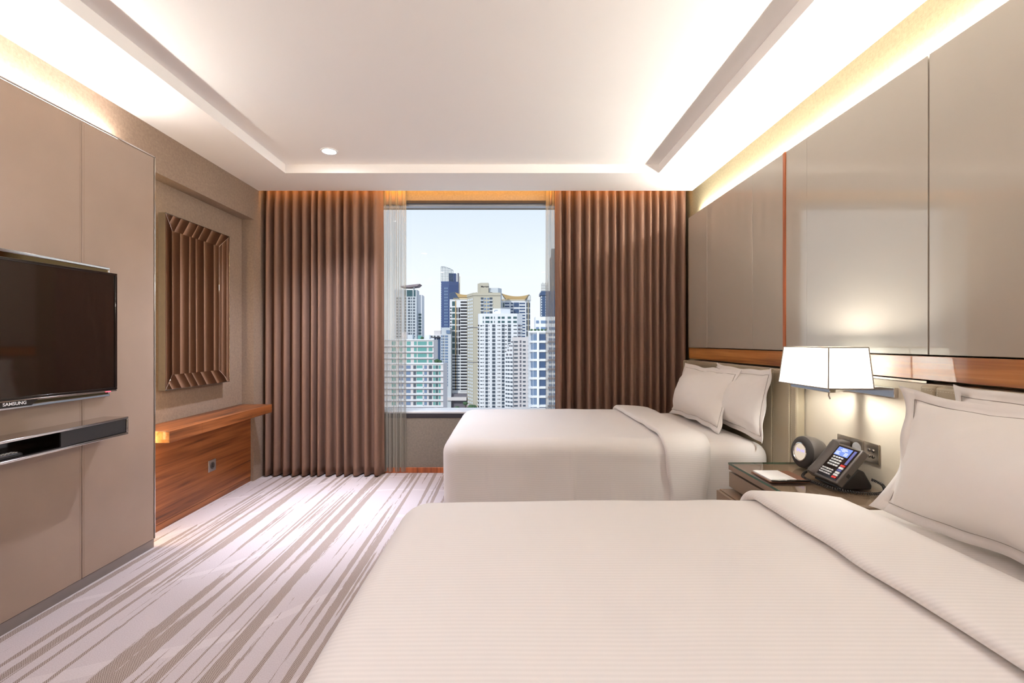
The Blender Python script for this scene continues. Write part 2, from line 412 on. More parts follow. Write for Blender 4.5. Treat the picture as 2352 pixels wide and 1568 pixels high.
obj('cream_board', MB().box(XP, XR, YF+0.02, 4.03, 0.002, 1.068), M['cream_panel'], WR, bevel=0.001)

# window wall
WX0, WX1, WZ0, WZ1 = -1.55, 0.98, 0.552, 2.515
ww = MB()
ww.box(-2.6, WX0, YW, 4.7, 0, 2.82); ww.box(WX1, 1.9, YW, 4.7, 0, 2.82)
ww.box(WX0, WX1, YW, 4.7, 0, WZ0-0.042); ww.box(WX0, WX1, YW, 4.7, WZ1+0.028, 2.82)
struct('wall_back', ww, M['linen_dark'], 'linen covered window wall seen below the sill', 'wall')
struct('baseboard_back', MB().box(XL, XR, YW-0.014, YW, 0, 0.05), M['copper'], 'reddish wooden skirting under the window', 'skirting', bevel=0.002)
W1 = thing('window_1', (0, YW, 0), 'wide fixed window in a dark aluminium frame with the city behind', 'window', kind='structure')
f = MB()
f.box(WX0, WX1, YW-0.004, YW+0.12, WZ0-0.042, WZ0); f.box(WX0, WX1, YW-0.004, YW+0.12, WZ1, WZ1+0.028)
f.box(WX0, WX0+0.04, YW, YW+0.12, WZ0, WZ1); f.box(WX1-0.04, WX1, YW, YW+0.12, WZ0, WZ1)
obj('window_frame', f, M['dark_frame'], W1, bevel=0.002)
obj('window_head', MB().box(WX0+0.04, WX1-0.04, YW+0.03, YW+0.10, WZ1-0.016, WZ1), M['silver'], W1)
obj('sky_glint_sill', MB().box(WX0+0.04, WX1-0.04, YW+0.02, YW+0.30, WZ0, WZ0+0.012), M['white_trim_glint'], W1)  # white strip paints the sky's reflection along the frame's lower edge
obj('glass_pane', MB().box(WX0+0.04, WX1-0.04, YW+0.105, YW+0.111, WZ0+0.012, WZ1-0.016), M['glass'], W1)
obj('light_strip', MB().box(-2.15, 1.6, YB+0.002, YB+0.012, 2.70, 2.72), M['led_pocket'], bpy.data.objects['ceiling'])
obj('curtain_rail', MB().box(XL+0.01, XR-0.01, 4.275, 4.295, 2.70, 2.72).box(XL+0.01, XR-0.01, 4.35, 4.365, 2.70, 2.72), M['silver'], bpy.data.objects['ceiling'])

# ------------------------------------------------------------------ downlights
def downlight(x, y, label, tilt=(0, 0), power=SPOT_W, z=ZT, size=110, blend=1.0, core=0):
    d = thing('downlight', (x, y, z), label, 'downlight', 'recessed ceiling downlights')
    n = 40
    obj('trim_ring', MB().lathe([(0.062, 0), (0.062, -0.005), (0.050, -0.007), (0.046, -0.002), (0.046, 0)], (x, y, z), n=n), M['white_trim_glint'], d, smooth=40)
    obj('lens', MB().lathe([(0.0, -0.004), (0.046, -0.004), (0.046, -0.001), (0.0, -0.001)], (x, y, z), n=n), M['spot_disc'], d)
    L = bpy.data.lights.new('downlight_beam', 'SPOT'); lo = bpy.data.objects.new('downlight_beam', L); COL.objects.link(lo); lo.parent = d
    L.energy = power; L.spot_size = math.radians(size); L.spot_blend = blend; L.shadow_soft_size = 0.03; L.color = (0.80, 0.84, 1.0)
    lo.location = (0, 0, -0.02); lo.rotation_euler = (math.radians(tilt[0]), math.radians(tilt[1]), 0)
    if core:
        L2 = L.copy(); L2.energy = core; L2.spot_size = math.radians(46); l2 = bpy.data.objects.new('downlight_core', L2); COL.objects.link(l2); l2.parent = d
        l2.location = (0, 0, -0.02); l2.rotation_euler = (math.radians(-4), 0, 0)
    return d
downlight(-1.322, 3.494, 'lit round downlight in the ceiling tray above the striped carpet', core=170)
downlight(-1.322, 1.45, 'lit downlight in the ceiling tray beside the television', power=20, size=130, blend=1.0)
downlight(-1.322, -0.6, 'added unseen fill downlight in the ceiling tray by the entrance', power=20, size=130, blend=1.0)  # out of view, added to raise the overall brightness
downlight(0.75, -0.6, 'added unseen fill downlight in the ceiling tray behind the viewpoint', power=20, size=130, blend=1.0)  # second unseen fill lamp, added for brightness as well

# ------------------------------------------------------------------ curtains
def curtain(name, label, x0, x1, folds, yc, amp, zt, zb, mat, seed, flare=0.0, th=0.003, omega=0.62, lean=0.0):
    rnd = random.Random(seed)
    wd = [rnd.uniform(0.7, 1.35) for _ in range(folds)]; S = sum(wd); am = [rnd.uniform(0.75, 1.15) for _ in range(folds+1)]
    per = 18; N = folds*per; NZ = 36
    cum = [0]
    for q in wd: cum.append(cum[-1]+q/S)
    mb = MB(); uv = []
    def P(u, v):
        k = min(int(u*folds+1e-9), folds-1); tt = u*folds-k
        z = zt+(zb-zt)*v
        t_ = tt+omega*math.sin(4*math.pi*tt)/(4*math.pi)
        base = cum[k]+(cum[k+1]-cum[k])*t_
        a = amp*(am[k]*(1-tt)+am[k+1]*tt)
        a *= 1.0+0.08*mn.noise(Vector((u*folds*0.7, v*0.9, seed)))
        head = min(1.0, v/0.10); a *= 0.55+0.45*head
        x = x0+(x1-x0)*base + 0.006*mn.noise(Vector((u*6, v*1.1, seed+9)))*min(1, v*3) + flare*(base-0.5)*v + lean*v
        y = yc-a*math.cos(2*math.pi*(tt-0.5)) + 0.003*mn.noise(Vector((u*9, v*1.5, seed+3)))
        return (x, y, z)
    mb.grid(N, NZ, P)
    o = obj(name, mb, mat, None, smooth=180, solid=th)
    uvl = o.data.uv_layers.new(name='UVMap')
    for lp in o.data.loops:
        i = lp.vertex_index; uvl.data[lp.index].uv = ((i % (N+1))/N, (i//(N+1))/NZ)
    return o
HEM = 0.012
tag(curtain('curtain', '', -2.20, -1.14, 13, 4.285, 0.052, 2.70, HEM, M['curtain'], 3, flare=0.02), 'heavy brown pleated curtain gathered between the wall ledge and the window', 'curtain', 'blackout curtains')
tag(curtain('curtain', '', 0.44, 1.648, 15, 4.285, 0.052, 2.70, HEM, M['curtain'], 11, lean=0.005), 'heavy brown pleated curtain gathered behind the headboard end of the far bed', 'curtain', 'blackout curtains')
def heading(par, x0, x1):
    obj('heading_tape', MB().grid(24, 2, lambda u_, v_: (x0+(x1-x0)*u_, 4.3655+0.004*math.sin(u_*31), 2.70-0.205*v_-0.006*math.sin(u_*9)*v_)), M['tape'], par, solid=0.002, smooth=180)
tag(curtain('sheer_curtain', '', -1.22, -0.935, 5, 4.365, 0.012, 2.70, 0.015, M['sheer'], 5, th=0, omega=0.3), 'narrow striped sheer gathered beside the left brown curtain', 'sheer curtain', 'sheer curtains')
heading(bpy.data.objects['sheer_curtain'], -1.21, -0.945)
tag(curtain('sheer_curtain', '', 0.362, 0.50, 3, 4.365, 0.012, 2.70, 0.015, M['sheer'], 6, th=0, omega=0.3), 'narrow striped sheer edging the right brown curtain', 'sheer curtain', 'sheer curtains')
heading(bpy.data.objects['sheer_curtain.001'], 0.37, 0.49)

# ------------------------------------------------------------------ television, mount plate, media shelf
TVc = thing('television', (-1.985, 1.86, 0.98), 'flat black television hung on the leather wall panels', 'television')
Rr, Ll = Vector((-1.925, 2.318, 0)), Vector((-2.043, 1.398, 0)); u = (Rr-Ll).normalized(); n = Vector((u.y, -u.x, 0)); up = Vector((0,0,1))
cen = (Rr+Ll)/2; hw = (Rr-Ll).length/2; z0, z1 = 0.989, 1.559; zc = (z0+z1)/2; hh = (z1-z0)/2
obj('housing', MB().obox(cen-n*0.017+up*zc, u*hw, up*hh, n*0.013), M['black_plastic'], TVc, bevel=0.004)
fr = MB(); bz = 0.011
for s_ in (-1, 1):
    fr.obox(cen-n*0.002+up*(zc+s_*(hh-bz/2)), u*hw, up*bz/2, n*0.004)
    fr.obox(cen-n*0.002+up*zc+u*s_*(hw-bz/2), u*bz/2, up*(hh-bz), n*0.004)
obj('bezel', fr, M['black_gloss'], TVc, bevel=0.0015)
obj('screen', MB().obox(cen-n*0.004+up*zc, u*(hw-bz), up*(hh-bz), n*0.0012), M['screen'], TVc)
ch = MB().obox(cen+up*(z0-0.004)-n*0.002, u*(hw-0.004), up*0.004, n*0.006)
obj('chin_strip', ch, M['chrome_dark'], TVc, bevel=0.002)
lg = MB(); q = [(-0.085, 0.0), (0.085, 0.0), (0.06, -0.024), (-0.06, -0.024)]
rings = [[cen+u*(a_+0.028)+up*(z0-0.004+b_)+n*d for a_, b_ in q] for d in (-0.006, 0.004)]
lg.loft(rings); obj('logo_tab', lg, M['black_gloss'], TVc, recalc=True)
text('logo_lettering', 'SAMSUNG', 0.018, M['logo'], frame_m(cen+u*0.028+up*(z0-0.014)+n*0.0046, u, up), TVc, 0.0003, True)
obj('standby_light', MB().obox(cen+u*(hw-0.05)+up*(z0-0.006)+n*0.005, u*0.012, up*0.002, n*0.002), M['red_led'], TVc)

MP = thing('mount_plate', (XTV, 1.92, 0.94), 'bronze mirrored backing plate with chrome edge behind the television', 'wall plate')
a0, a1, b0, b1 = 1.38, 2.459, 0.939, 1.611
obj('plate', MB().box(XTV, XTV+0.018, a0, a1, b0, b1), M['bronze_mirror'], MP)
fr = MB()
for zz in (b0, b1-0.014): fr.box(XTV, XTV+0.022, a0, a1, zz, zz+0.014)
for yy in (a0, a1-0.012): fr.box(XTV, XTV+0.022, yy, yy+0.012, b0+0.014, b1-0.014)
obj('chrome_edge', fr, M['chrome'], MP, bevel=0.003)

MS = thing('media_shelf', (XTV, 1.92, 0.743), 'slim black media box with chrome rim below the television', 'shelf')
xf = -1.970; a0, a1, b0, b1 = 1.39, 2.445, 0.743, 0.835
bx = MB(); tk = 0.011
bx.box(XTV, xf, a0, a1, b1-tk, b1); bx.box(XTV, xf, a0, a1, b0, b0+tk)
bx.box(XTV, xf, a0, a0+tk, b0+tk, b1-tk); bx.box(XTV, xf, a1-tk, a1, b0+tk, b1-tk)
obj('rim', bx, M['chrome'], MS, bevel=0.0025)
obj('back_board', MB().box(XTV+0.001, XTV+0.006, a0+tk, a1-tk, b0+tk, b1-tk), M['black_gloss'], MS)
obj('inner_floor', MB().box(XTV+0.006, xf-0.004, a0+tk, a1-tk, b0+tk, b0+tk+0.004), M['black_gloss'], MS)
obj('end_panel', MB().box(xf-0.010, xf-0.004, 2.078, a1-tk-0.001, b0+tk+0.004, b1-tk), M['black_plastic'], MS, bevel=0.001)
obj('divider', MB().box(XTV+0.006, xf-0.010, 2.078, 2.084, b0+tk+0.004, b1-tk), M['black_gloss'], MS)

RC = thing('remote_control', (-1.995, 1.84, b0+tk+0.004), 'black remote control lying in the open end of the media box', 'remote control')
zr = b0+tk+0.004
rg = []
for k in range(13):
    a_ = k/12; y = 1.75+0.185*a_; wdt = 0.019*(1-0.25*abs(2*a_-1)**4) if 0 < k < 12 else 0.010; ht = 0.016 if 0 < k < 12 else 0.008
    rg.append([(-2.005+dx*wdt, y, zr+dz*ht) for dx, dz in ((-1,0.1),(-0.8,0),(0.8,0),(1,0.1),(1,0.7),(0.7,1),(-0.7,1),(-1,0.7))])
obj('handset', MB().loft(rg), M['black_plastic'], RC, recalc=True, smooth=40)
ky = MB()
for i in range(10):
    for j in range(3): ky.box(-2.018+j*0.010, -2.012+j*0.010, 1.772+i*0.0145, 1.780+i*0.0145, zr+0.0155, zr+0.0178)
tag(obj('buttons', ky, M['white_key'], RC), kind='stuff')

# ------------------------------------------------------------------ niche: ledge, mirror, socket
LD = thing('wall_ledge', (-2.19, 3.47, 0.609), 'thick teak ledge fixed in the niche under the mirror', 'ledge')
zt, zb, xf, ya, yb = 0.678, 0.609, -2.048, 2.85, 4.095
obj('top_board', MB().box(XN, xf-0.026, ya+0.026, yb, zb, zt), M['teak'], LD, bevel=0.0012)
ys = [ya+0.0, 3.155, 3.765, yb]
for i in range(3):
    e = MB(); y0, y1 = ys[i]+0.0006, ys[i+1]-0.0006
    x0 = xf-0.0255
    if i == 0: e.prism([(xf, y0), (xf, y1), (x0, y1), (x0, y0+0.026)], zb, zt)
    else: e.box(x0, xf, y0, y1, zb, zt)
    obj('edge_board', e, M['teak'], LD, bevel=0.0008, recalc=True)
obj('lit_tone_end', MB().prism([(XN, ya), (xf-0.0008, ya), (xf-0.0262, ya+0.0255), (XN, ya+0.0255)], zb, zt), M['oak'], LD, recalc=True, bevel=0.0008)  # paler wood than the teak: the LED's yellow light put into the colour

MR = thing('wall_mirror', (-2.29, 3.46, 0.902), 'tall mirror with a wide slanted border hanging in the niche', 'mirror')
y0, y1, z0, z1 = 3.103, 3.817, 0.902, 2.075; xo, xi, xb, bw = -2.256, -2.280, -2.302, 0.097
obj('pane', MB().box(xb, xi, y0+bw, y1-bw, z0+bw, z1-bw), M['mirror'], MR)
O = [(y0,z0),(y1,z0),(y1,z1),(y0,z1)]; I = [(y0+bw,z0+bw),(y1-bw,z0+bw),(y1-bw,z1-bw),(y0+bw,z1-bw)]
for k in range(4):
    j = (k+1) % 4
    f = MB()
    P = [(xb,*O[k]),(xb,*O[j]),(xb,*I[j]),(xb,*I[k]),(xo,*O[k]),(xo,*O[j]),(xi,*I[j]),(xi,*I[k])]
    f.add(P, [(0,1,2,3),(4,7,6,5),(0,4,5,1),(1,5,6,2),(2,6,7,3),(3,7,4,0)])
    obj('frame_strip', f, M['mirror'], MR, recalc=True, bevel=0.0012)
e = MB(); th = 0.003
e.box(xb, xo+0.001, y0-th, y0, z0-th, z1+th); e.box(xb, xo+0.001, y1, y1+th, z0-th, z1+th); e.box(xb, xo+0.001, y0, y1, z0-th, z0); e.box(xb, xo+0.001, y0, y1, z1, z1+th)
obj('glass_edge', e, M['mirror_edge'], MR)
for zz in (z1-0.2, z0+0.15): obj('hanging_rail', MB().box(XN, xb, y0+0.12, y1-0.12, zz, zz+0.05), M['dark_frame'], MR)

def plate_face(parent, x, y0, y1, z0, z1, nx, mat, th=0.006):
    return obj('plate', MB().box(x, x+nx*th, y0, y1, z0, z1), mat, parent, bevel=0.0015)
SK = thing('wall_socket', (-2.247, 3.573, 0.239), 'steel power socket set in the teak panel under the ledge', 'socket')
plate_face(SK, -2.247, 3.53, 3.616, 0.239, 0.325, 1, M['steel'])
obj('socket_disc', MB().lathe([(0.0,0),(0.026,0),(0.026,0.0015),(0,0.0015)], (-2.241,3.573,0.282), (1,0,0), 28), M['grey_plastic'], SK)
h = MB(); h.box(-2.2400,-2.2388,3.570,3.577,0.288,0.300); h.box(-2.2400,-2.2388,3.561,3.585,0.282,0.287); h.box(-2.2400,-2.2388,3.559,3.587,0.270,0.277)
obj('socket_holes', h, M['night_dark'], SK)

# ------------------------------------------------------------------ headboards
def headboard(y0, y1, seams, label, grp):
    zt = 1.066; xf = 1.508
    H = thing('headboard', (1.53, (y0+y1)/2, 0.28), label, 'headboard', grp)
    cuts = [y0]+seams+[y1]
    for i in range(len(cuts)-1):
        a, b = cuts[i]+0.0008, cuts[i+1]-0.0008
        obj('leather_pad', MB().box(xf, XP-0.0065, a, b, 0.12, zt), M['head_leather'], H, bevel=0.010, seg=4)
    st = MB()
    for yy in cuts:
        for sg in (-1, 1):
            y = yy+sg*0.012
            if y < y0 or y > y1: continue
            for k in range(95):
                z = 0.13+k*0.0098
                st.box(xf-0.0007, xf+0.0005, y-0.0006, y+0.0006, z, z+0.006)
    n_ = int((y1-y0-0.03)/0.0098)
    for k in range(n_):
        y = y0+0.015+k*0.0098
        st.box(xf-0.0007, xf+0.0005, y, y+0.006, zt-0.016, zt-0.0148); st.box(xf+0.012, xf+0.0132, y, y+0.006, zt-0.0004, zt+0.0005)
    tag(obj('stitching', st, M['head_stitch'], H), kind='stuff')
    return H
headboard(2.44, 4.02, [2.50, 2.665, 3.94], 'grey green leather headboard pad with stitched seams behind the far bed', 'stitched leather headboards')
headboard(0.30, 1.717, [1.655], 'grey green leather headboard pad with stitched border behind the near bed', 'stitched leather headboards')

# ------------------------------------------------------------------ beds
def rrect(x0, x1, y0, y1, rf, rh, n=9, ns=120):
    """rounded rectangle, foot corners (x0) radius rf, head corners radius rh, counter-clockwise from foot near corner"""
    pts = []
    def arc(cx, cy, r, a0):
        for k in range(n+1):
            a = a0+math.pi/2*k/n; pts.append((cx+r*math.cos(a), cy+r*math.sin(a)))
    def line(ax, ay, bx, by):
        ns_ = ns if abs(bx-ax) > abs(by-ay) else ns//4
        for k in range(1, ns_): pts.append((ax+(bx-ax)*k/ns_, ay+(by-ay)*k/ns_))
    arc(x0+rf, y0+rf, rf, math.pi); line(x0+rf, y0, x1-rh, y0)
    arc(x1-rh, y0+rh, rh, 1.5*math.pi); line(x1, y0+rh, x1, y1-rh)
    arc(x1-rh, y1-rh, rh, 0); line(x1-rh, y1, x0+rf, y1)
    arc(x0+rf, y1-rf, rf, math.pi/2); line(x0, y1-rf, x0, y0+rf)
    return pts
def slab(x0, x1, y0, y1, zb, zt, rf, rh, edge, amp, seed, crown=0.0, hem_out=0.0, wr=0.0, creases=()):
    prof = [(-hem_out, zb)]
    for k in range(1, 11): prof.append((-hem_out*(1-k/11.0), zb+(zt-edge-zb)*k/10.0))
    for k in range(1, 9):
        a = math.pi/2*k/8; prof.append((edge*(1-math.cos(a)), zt-edge+edge*math.sin(a)))
    half = min(x1-x0, y1-y0)/2-0.01
    for k in range(1, 13): 
        i = edge+(half-edge)*k/12; prof.append((i, zt+crown*(1-(1-(i-edge)/(half-edge))**2)))
    rings = []
    for i, z in prof:
        R = rrect(x0+i, x1-i, y0+i, y1-i, max(rf-i, 0.004), max(rh-i, 0.004))
        ring = []
        for (x, y) in R:
            d = amp*mn.noise(Vector((x*2.3, y*2.3, seed+z))) + amp*0.35*mn.noise(Vector((x*7, y*7, seed+z*4)))
            if i > edge*0.6: ring.append((x, y, z+d))
            else:
                q = wr*(mn.noise(Vector((x*9, y*9, seed+z*1.6)))+0.5*abs(mn.noise(Vector((x*21, y*21, seed)))))
                s = (zt-z)/(zt-zb)
                for xc, hc, wc in creases: q += hc*math.exp(-((x-xc-0.02*(s-0.5))/wc)**2)
                cx_, cy_ = (x0+x1)/2, (y0+y1)/2
                nx_ = -1 if x < x0+rf*0.5 else 0; ny_ = -1 if y < y0+rf*0.6 else (1 if y > y1-rf*0.6 else 0)
                ring.append((x+nx_*q*s, y+ny_*q*s, z+(d if i > 0.001 else d*0.3)))
        rings.append(ring)
    return MB().loft(rings)
def bed(y0, y1, tag_, which):
    B = thing('bed', (0.57, (y0+y1)/2, 0), 'bed base and sheeted mattress %s' % tag_, 'bed', 'twin beds')
    obj('base', MB().box(-0.33, 1.50, y0+0.03, y1-0.03, 0.06, 0.27), M['bed_base'], B, bevel=0.01)
    for fx in (-0.22, 1.36):
        for fy in (y0+0.14, y1-0.14):
            obj('leg', MB().lathe([(0.022, 0.0), (0.026, 0.06)], (fx, fy, 0), n=16), M['night_dark'], B, smooth=40)
    obj('mattress', slab(-0.345, 1.503, y0+0.012, y1-0.012, 0.272, 0.644, 0.13, 0.10, 0.085, 0.004, which*7.0, crown=0.012), M['white_bed'], B, smooth=180)
    D = thing('duvet', (0.3, (y0+y1)/2, 0.64), 'white satin striped duvet tucked over %s' % ('the far bed by the window' if which == 1 else 'the near bed in the foreground'), 'duvet', 'white duvets')
    obj('cover', slab(-0.37, 0.985, y0, y1, 0.285, 0.674, 0.115, 0.02, 0.095, 0.007, which*3.0+1, crown=0.008, hem_out=0.0, wr=0.014, creases=((-0.288,0.010,0.008),(-0.10,0.005,0.02),(0.37,0.009,0.008),(0.60,0.006,0.03),(0.86,-0.008,0.03))), M['white_bed'], D, smooth=180)
    # folded-back band
    e = 0.095; zt = 0.674; yo = 0.004; path = []
    zb = 0.295
    for k in range(14): path.append((y0-yo, zb+(zt-e-zb)*k/13, -1, 0))
    for k in range(1, 10):
        a = math.pi/2*k/9; path.append((y0-yo+(e+yo)*(1-math.cos(a)), zt-e+e*math.sin(a), -math.cos(a), math.sin(a)))
    ya, yb_ = y0+e, y1-e
    for k in range(1, 40): path.append((ya+(yb_-ya)*k/40, zt, 0, 1))
    for k in range(0, 10):
        a = math.pi/2*k/9; path.append((y1+yo-(e+yo)*(1-math.sin(a)), zt-e+e*math.cos(a), math.sin(a), math.cos(a)))
    for k in range(1, 14): path.append((y1+yo, zt-e+(zb-zt+e)*k/13, 1, 0))
    rings = []
    for k, (y, z, ny, nz) in enumerate(path):
        sidef = max(0.0, min(1.0, (zt-z)/0.3))
        xl = (0.84 if which == 2 else 0.875)+0.03*sidef+0.014*mn.noise(Vector((k*0.13, which*5, 0))); xr = 1.145-0.03*sidef+0.010*mn.noise(Vector((k*0.17, which*9, 4)))
        th = 0.031+0.005*mn.noise(Vector((k*0.2, 3, which)))
        cs = []
        for q in range(9):
            a = math.pi/2+math.pi*q/8; cs.append((xl+th*0.62+th*0.62*math.cos(a), th*0.5+th*0.5*math.sin(a)))
        for q in range(1, 6): cs.append((xl+th*0.62+(xr-xl-th*0.62)*q/6, 0.0))
        cs += [(xr, 0.0), (xr+0.003, 0.005), (xr, 0.010)]
        for q in range(5, 0, -1):
            f_ = q/6; cs.append((xl+th*0.62+(xr-xl-th*0.62)*f_, th*(1-f_)+0.012*f_+0.004*math.sin(math.pi*f_)))
        crown = 0.008 if ny == 0 else 0.004*nz
        rings.append([(x, y+ny*h, z+nz*h+crown) for x, h in cs])
    obj('folded_edge', MB().loft(rings), M['white_bed'], D, recalc=True, smooth=180)
    return B
bed(2.63, 3.90, 'beside the window', 1)
bed(0.45, 1.70, 'in the foreground', 2)

def pillow(label, x, y, z, w_, h_, th, lean, yaw=0.0, seed=1, flange=0.032, roll=0.0):
    P_ = thing('pillow', (x, y, z), label, 'pillow', 'white bed pillows')
    nu, nv = 54, 38
    iw, ih = w_/2-flange, h_/2-flange
    def pos(u, v, side):
        a = (u*2-1)*w_/2; b = (v*2-1)*h_/2
        ax, bz_ = abs(a)/iw, abs(b)/ih
        dx = 1.0-0.05*(1-min(1,ax)**2)*0; 
        # edges pull in between the corners
        pa = a*(1-0.085*(1-(min(1.0, abs(b)/(h_/2)))**2)); pb = b*(1-0.085*(1-(min(1.0, abs(a)/(w_/2)))**2))
        T = 0.0
        if ax < 1 and bz_ < 1:
            T = (1-ax**2.2)**0.70*(1-bz_**2.2)**0.70
        bulge = 1.0+0.25*(-b/(h_/2))          # filling settles toward the bottom
        t_ = th/2*T*bulge+0.0022
        wr = 0.010*T*mn.noise(Vector((a*7+seed, b*7, side*3+seed*2)))+0.006*T*mn.noise(Vector((a*16+seed, b*22, seed)))
        fl = 0.0
        ex = max(0.0, ax-1)*iw/flange; ez = max(0.0, bz_-1)*ih/flange
        fl = (0.011*mn.noise(Vector((b*9, seed*3.1, 1)))+0.004*math.sin(b*34+seed))*ex + (0.009*mn.noise(Vector((a*9, seed*1.7, 5)))+0.003*math.sin(a*30+seed))*ez
        pinch = 0.010*mn.noise(Vector((a*26, b*26, seed+side)))*(max(0, min(ax,1))**8+max(0,min(bz_,1))**8)*0.6
        y_ = side*(t_+wr)+fl+(pinch if T > 0 else 0)
        if b < -ih*0.6 : y_ += 0.02*((-b/ih)-0.6)*0.5
        ca = (abs(a)/(w_/2))**4; cb_ = (abs(b)/(h_/2))**4
        y_ += 0.030*ca*cb_*math.sin(seed*2.3+(1 if a > 0 else 4))*ex + 0.016*ca*mn.noise(Vector((b*5, seed*7.7, a)))
        wk = mn.noise(Vector((math.atan2(abs(b)-h_/2, abs(a)-w_/2)*9+seed, 0.5, seed+(a > 0)*3+(b > 0)*7)))
        dc = math.hypot(abs(a)-w_/2, abs(b)-h_/2); y_ += side*0.010*wk*max(0.0, 1-dc/0.22)*min(1.0, T*4)
        pa += 0.009*mn.noise(Vector((b*6, seed*2.1, 3)))*ax**2; pb += 0.010*mn.noise(Vector((a*6, seed*4.1, 8)))*bz_**2
        return (pa, y_, pb+h_/2)
    # parameter grids that hit the seam line exactly
    def axis(n, half, inner):
        f = (half-inner)/(2*half); L = [0, f/2, f]; m_ = n-6
        L += [f+(1-2*f)*(0.5-0.5*math.cos(math.pi*k/m_)) for k in range(1, m_)]
        L += [1-f, 1-f/2, 1]; return L
    U, V = axis(nu, w_/2, iw), axis(nv, h_/2, ih); NU, NV = len(U), len(V)
    mb = MB()
    Fv = [pos(u_, v_, -1) for v_ in V for u_ in U]; Bv = [pos(u_, v_, 1) for v_ in V for u_ in U]
    F = []
    for j in range(NV-1):
        for i in range(NU-1):
            q = (j*NU+i, j*NU+i+1, (j+1)*NU+i+1, (j+1)*NU+i); F.append(q); F.append(tuple(k+NU*NV for k in q[::-1]))
    rim = [i for i in range(NU)]+[j*NU+NU-1 for j in range(1, NV)]+[(NV-1)*NU+i for i in range(NU-2, -1, -1)]+[j*NU for j in range(NV-2, 0, -1)]
    for k in range(len(rim)):
        a_, b_ = rim[k], rim[(k+1) % len(rim)]; F.append((b_, a_, a_+NU*NV, b_+NU*NV))
    mb.add(Fv+Bv, F)
    obj('case', mb, M['white_plain'], P_, smooth=180, local=True)
    ln = MB()
    loop = []
    fu, fv = flange/w_, flange/h_
    ring_i = [j*NU+2 for j in range(2, NV-2)]+[(NV-3)*NU+i for i in range(3, NU-3)]+[j*NU+NU-3 for j in range(NV-3, 1, -1)]+[2*NU+i for i in range(NU-4, 2, -1)]
    pts = [Vector(Fv[k])+Vector((0,-0.0012,0)) for k in ring_i]; pts.append(pts[0])
    ln.tube(pts, 0.0011, 5); obj('piping', ln, M['piping'], P_, smooth=180, local=True)
    P_.rotation_euler = (-lean, roll, -math.pi/2+yaw)
    return P_
fp = pillow('white pillow with grey piping standing in front on the far bed', 1.300, 3.33, 0.658, 0.86, 0.42, 0.22, math.radians(19), 0.02, 1)
obj('tie_loop', MB().tube([(-0.395-0.045*math.sin(math.pi*k/20), 0.004, 0.235+0.085*k/20) for k in range(21)], 0.0022, 6), M['white_plain'], fp, smooth=180, local=True)
pillow('white pillow leaning on the headboard at the back of the far bed', 1.425, 3.00, 0.660, 0.84, 0.415, 0.17, math.radians(9), -0.05, 2)
pillow('large white pillow with grey piping in front on the near bed', 1.262, 1.165, 0.658, 0.86, 0.42, 0.25, math.radians(15), 0.02, 3)
pillow('white pillow leaning on the headboard at the back of the near bed', 1.425, 1.13, 0.660, 0.84, 0.43, 0.14, math.radians(6), 0.0, 4)

# ------------------------------------------------------------------ nightstand
NS = thing('nightstand', (1.34, 2.07, 0), 'brown lacquered nightstand with drawers between the two beds', 'nightstand')
x0, y0, y1 = 1.124, 1.76, 2.38
obj('top_slab', MB().box(x0, XP-0.002, y0, y1, 0.577, 0.6025), M['night_brown'], NS, bevel=0.0015)
obj('recess', MB().box(x0+0.03, XP-0.004, y0+0.01, y1-0.01, 0.480, 0.577), M['night_dark'], NS)
dr = obj('drawer', MB().box(x0+0.002, x0+0.028, y0+0.002, y1-0.002, 0.492, 0.567), M['night_brown'], NS, bevel=0.0015)
obj('side_panel', MB().box(x0+0.03, XP-0.004, y1-0.0095, y1, 0.492, 0.567), M['night_brown'], NS)
obj('lower_cabinet', MB().box(x0-0.045, XP-0.004, y0, y1, 0.10, 0.479), M['night_brown'], NS, bevel=0.002)
obj('lower_drawer', MB().box(x0-0.062, x0-0.046, y0+0.003, y1-0.003, 0.12, 0.475), M['night_brown'], NS, bevel=0.0015)
obj('plinth', MB().box(x0+0.02, XP-0.01, y0+0.03, y1-0.03, 0.0, 0.099), M['night_dark'], NS)
gl = obj('glass_top', MB().box(x0, XP-0.003, y0, y1, 0.6030, 0.6125), M['table_glass'], NS)
ge = MB(); ge.box(x0-0.0012, x0, y0, y1, 0.6031, 0.6124); ge.box(x0, XP-0.003, y1, y1+0.0012, 0.6031, 0.6124)
obj('glass_rim', ge, M['glass_edge'], gl)
ZN = 0.6126

# notepad
NP = thing('notepad', (1.23, 2.11, ZN), 'white notepad in a brown leather folder on the nightstand', 'notepad')
obj('folder', MB().box(1.142, 1.318, 2.035, 2.195, ZN, ZN+0.005), M['tan_hide'], NP, bevel=0.0015)
obj('folder_flap', MB().box(1.268, 1.318, 2.035, 2.195, ZN+0.0052, ZN+0.008), M['tan_hide'], NP, bevel=0.001)
obj('paper_pad', MB().box(1.148, 1.264, 2.042, 2.190, ZN+0.0052, ZN+0.012), M['paper'], NP, bevel=0.0006)
PN = thing('pen', (1.23, 2.03, ZN+0.005), 'slim dark pen with silver clip along the notepad edge', 'pen')
obj('barrel', MB().tube([(1.146,2.0395-0.0075,ZN+0.0095),(1.15,2.032,ZN+0.0095),(1.305,2.032,ZN+0.0095),(1.312,2.032,ZN+0.0095)], [0.0015,0.0042,0.0042,0.002], 12), M['black_gloss'], PN, smooth=60)
obj('clip', MB().box(1.225, 1.27, 2.0312, 2.0328, ZN+0.0138, ZN+0.0150), M['chrome'], PN)

